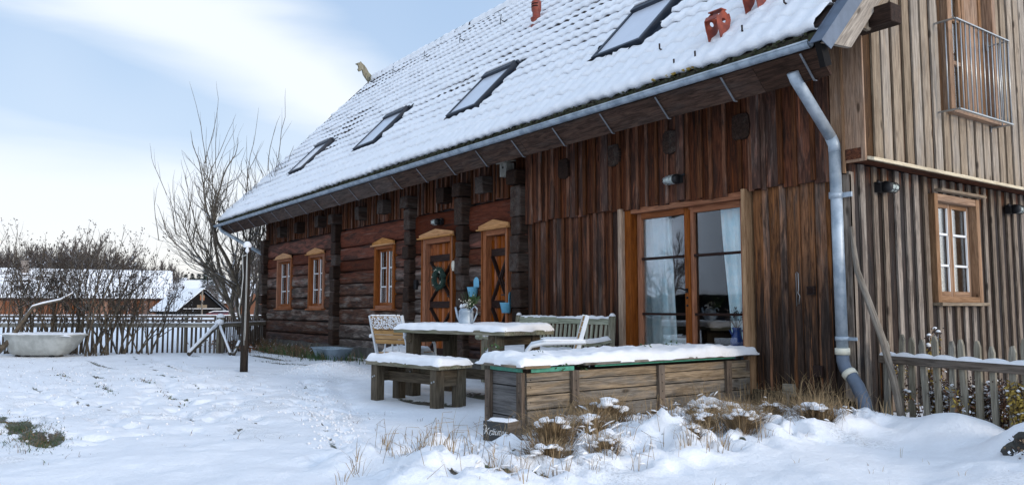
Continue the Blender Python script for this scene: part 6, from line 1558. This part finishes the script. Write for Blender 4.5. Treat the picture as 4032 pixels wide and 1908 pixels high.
# bare woodland behind the barn: every tree on its own, three shapes reused
protos = []
for s_ in range(3):
    R_ = random.Random(40 + s_); mb = MB(); tips = []
    r = empty('bare_tree', (0, 0, 0), 0, 'bare brown tree of the wood massed behind the long barn', 'tree', 'bare trees massed behind the long barn')
    grow(mb, Vector((0, 0, -.2)), Vector((0, 0, 1)), 3.4, .22, 5, R_, .62, .9, .06, (3, 4), tips, 4, .7); mb.build('branches', 'twig_far', r, recalc=False); protos.append(r)
R_ = random.Random(3); first = [True] * 3; k = 0
tree_spots = [(px, D) for px in range(-260, 700, 17) for D in (R_.uniform(108, 124),)] + [(px, R_.uniform(122, 140)) for px in range(-250, 660, 26)]
for px, D in tree_spots:
    i = k % 3; o = protos[i] if first[i] else copy_tree(protos[i]); first[i] = False; k += 1
    o.location = P(px + R_.uniform(-12, 12), D); o.rotation_euler = (0, 0, R_.uniform(0, 6.28)); s = R_.uniform(.85, 1.15) * (1.12 if px < 430 else .86); o.scale = (s * 1.15, s * 1.15, s)
# medium trees right behind the fruit tree
for (px, D, s) in ((905, 60, .60), (960, 48, .62), (1010, 40, .62), (860, 95, .60), (925, 90, .70), (1060, 52, .7)):
    o = copy_tree(protos[k % 3]); k += 1; o.location = P(px, D); o.rotation_euler = (0, 0, R_.uniform(0, 6)); o.scale = (s, s, s); o['label'] = 'bare twiggy tree seen between the fruit tree and the house corner'; o['group'] = 'bare trees behind the fruit tree'
# conifers far behind
def conifer(h_, seed, narrow=1):
    R_ = random.Random(seed); r = empty('conifer', (0, 0, 0), 0, 'dark green conifer in the distant row behind the barn roofs', 'conifer', 'conifers behind the barn roofs'); mb = MB(); mb.tube([(0, 0, -.2), (0, 0, h_)], [.16, .02], 6, caps=False); mb.build('trunk', 'twig_far', r)
    mb = MB()
    for k in range(1500):
        t = R_.random() ** 1.3; z = .6 + (h_ - .6) * t; rr = (1 - t) * h_ * .22 * narrow * R_.uniform(.3, 1.0) + .05; a = R_.uniform(0, 6.28)
        c = Vector((math.cos(a) * rr, math.sin(a) * rr, z - rr * .25)); dd = Vector((math.cos(a) * .5, math.sin(a) * .5, R_.uniform(-.35, .15))); s = Vector((-math.sin(a), math.cos(a), R_.uniform(-.4, .4))) * .13; mb.add([c - s, c + s, c + dd], [(0, 1, 2)])
    mb.build('crown', 'conifer', r, recalc=False); return r
cp = [conifer(8.0, 1), conifer(9.5, 2)]; fc_ = [True, True]; k = 0
for px in range(610, 880, 13):
    i = k % 2; o = cp[i] if fc_[i] else copy_tree(cp[i]); fc_[i] = False; k += 1; o.location = P(px, 165 + 14 * R_.random()); s = R_.uniform(.72, .95) * (1.0 if px < 800 else 1.15); o.scale = (s * 1.2, s * 1.2, s); o.rotation_euler = (0, 0, R_.uniform(0, 6))
for px, D, s, lb_ in ((812, 105, .82, 'tall dark conifer right above the peak of the black barn'), (846, 100, .74, 'shorter dark conifer just right of the peak of the black barn')):
    o = copy_tree(cp[k % 2]); k += 1; o.location = P(px, D); o.scale = (s, s, s); o['label'] = lb_; o['group'] = 'nearer conifers'
# the neighbouring barn and trees across the yard, seen in the window reflections
nb = gbarn('neighbour_barn', (-24, -27, 0), 0, 30, 10, 2.0, 6.3, 'black', 'snow roofed barn across the yard mirrored in the glazed garden doors', 'barn')
for (x, y, s) in ((-21, -20, .5), (-30, -35, 1.2), (-22, -36, 1.25), (-15, -36, 1.2), (-36, -34, 1.2), (-9, -35, 1.2)):
    o = copy_tree(protos[k % 3]); k += 1; o.location = (x, y, 0); o.scale = (s, s, s); o.rotation_euler = (0, 0, k); o['label'] = 'bare tree across the yard mirrored in the glazed garden doors'; o['group'] = 'bare trees mirrored in the garden doors'
for q in range(16):
    o = copy_tree(cp[q % 2]); o.location = (-52 + q * 2.3, -38 - (q % 3), 0); o.scale = (1.7, 1.7, 1.15); o['label'] = 'dark conifer across the yard mirrored in the garden doors'; o['group'] = 'conifers mirrored in the garden doors'
for (x, y, s) in ((20, 22, .9), (24, 30, 1.0), (18, 28, .8), (27, 24, 1.1), (22, 36, 1.1), (30, 40, 1.2)):
    o = copy_tree(protos[k % 3]); k += 1; o.location = (x, y, 0); o.scale = (s, s, s); o.rotation_euler = (0, 0, k); o['label'] = 'sunlit bare tree mirrored in the gable window'; o['group'] = 'bare trees mirrored in the gable window'
for (x, y, w_) in ((-300, 200, 200),):
    pass
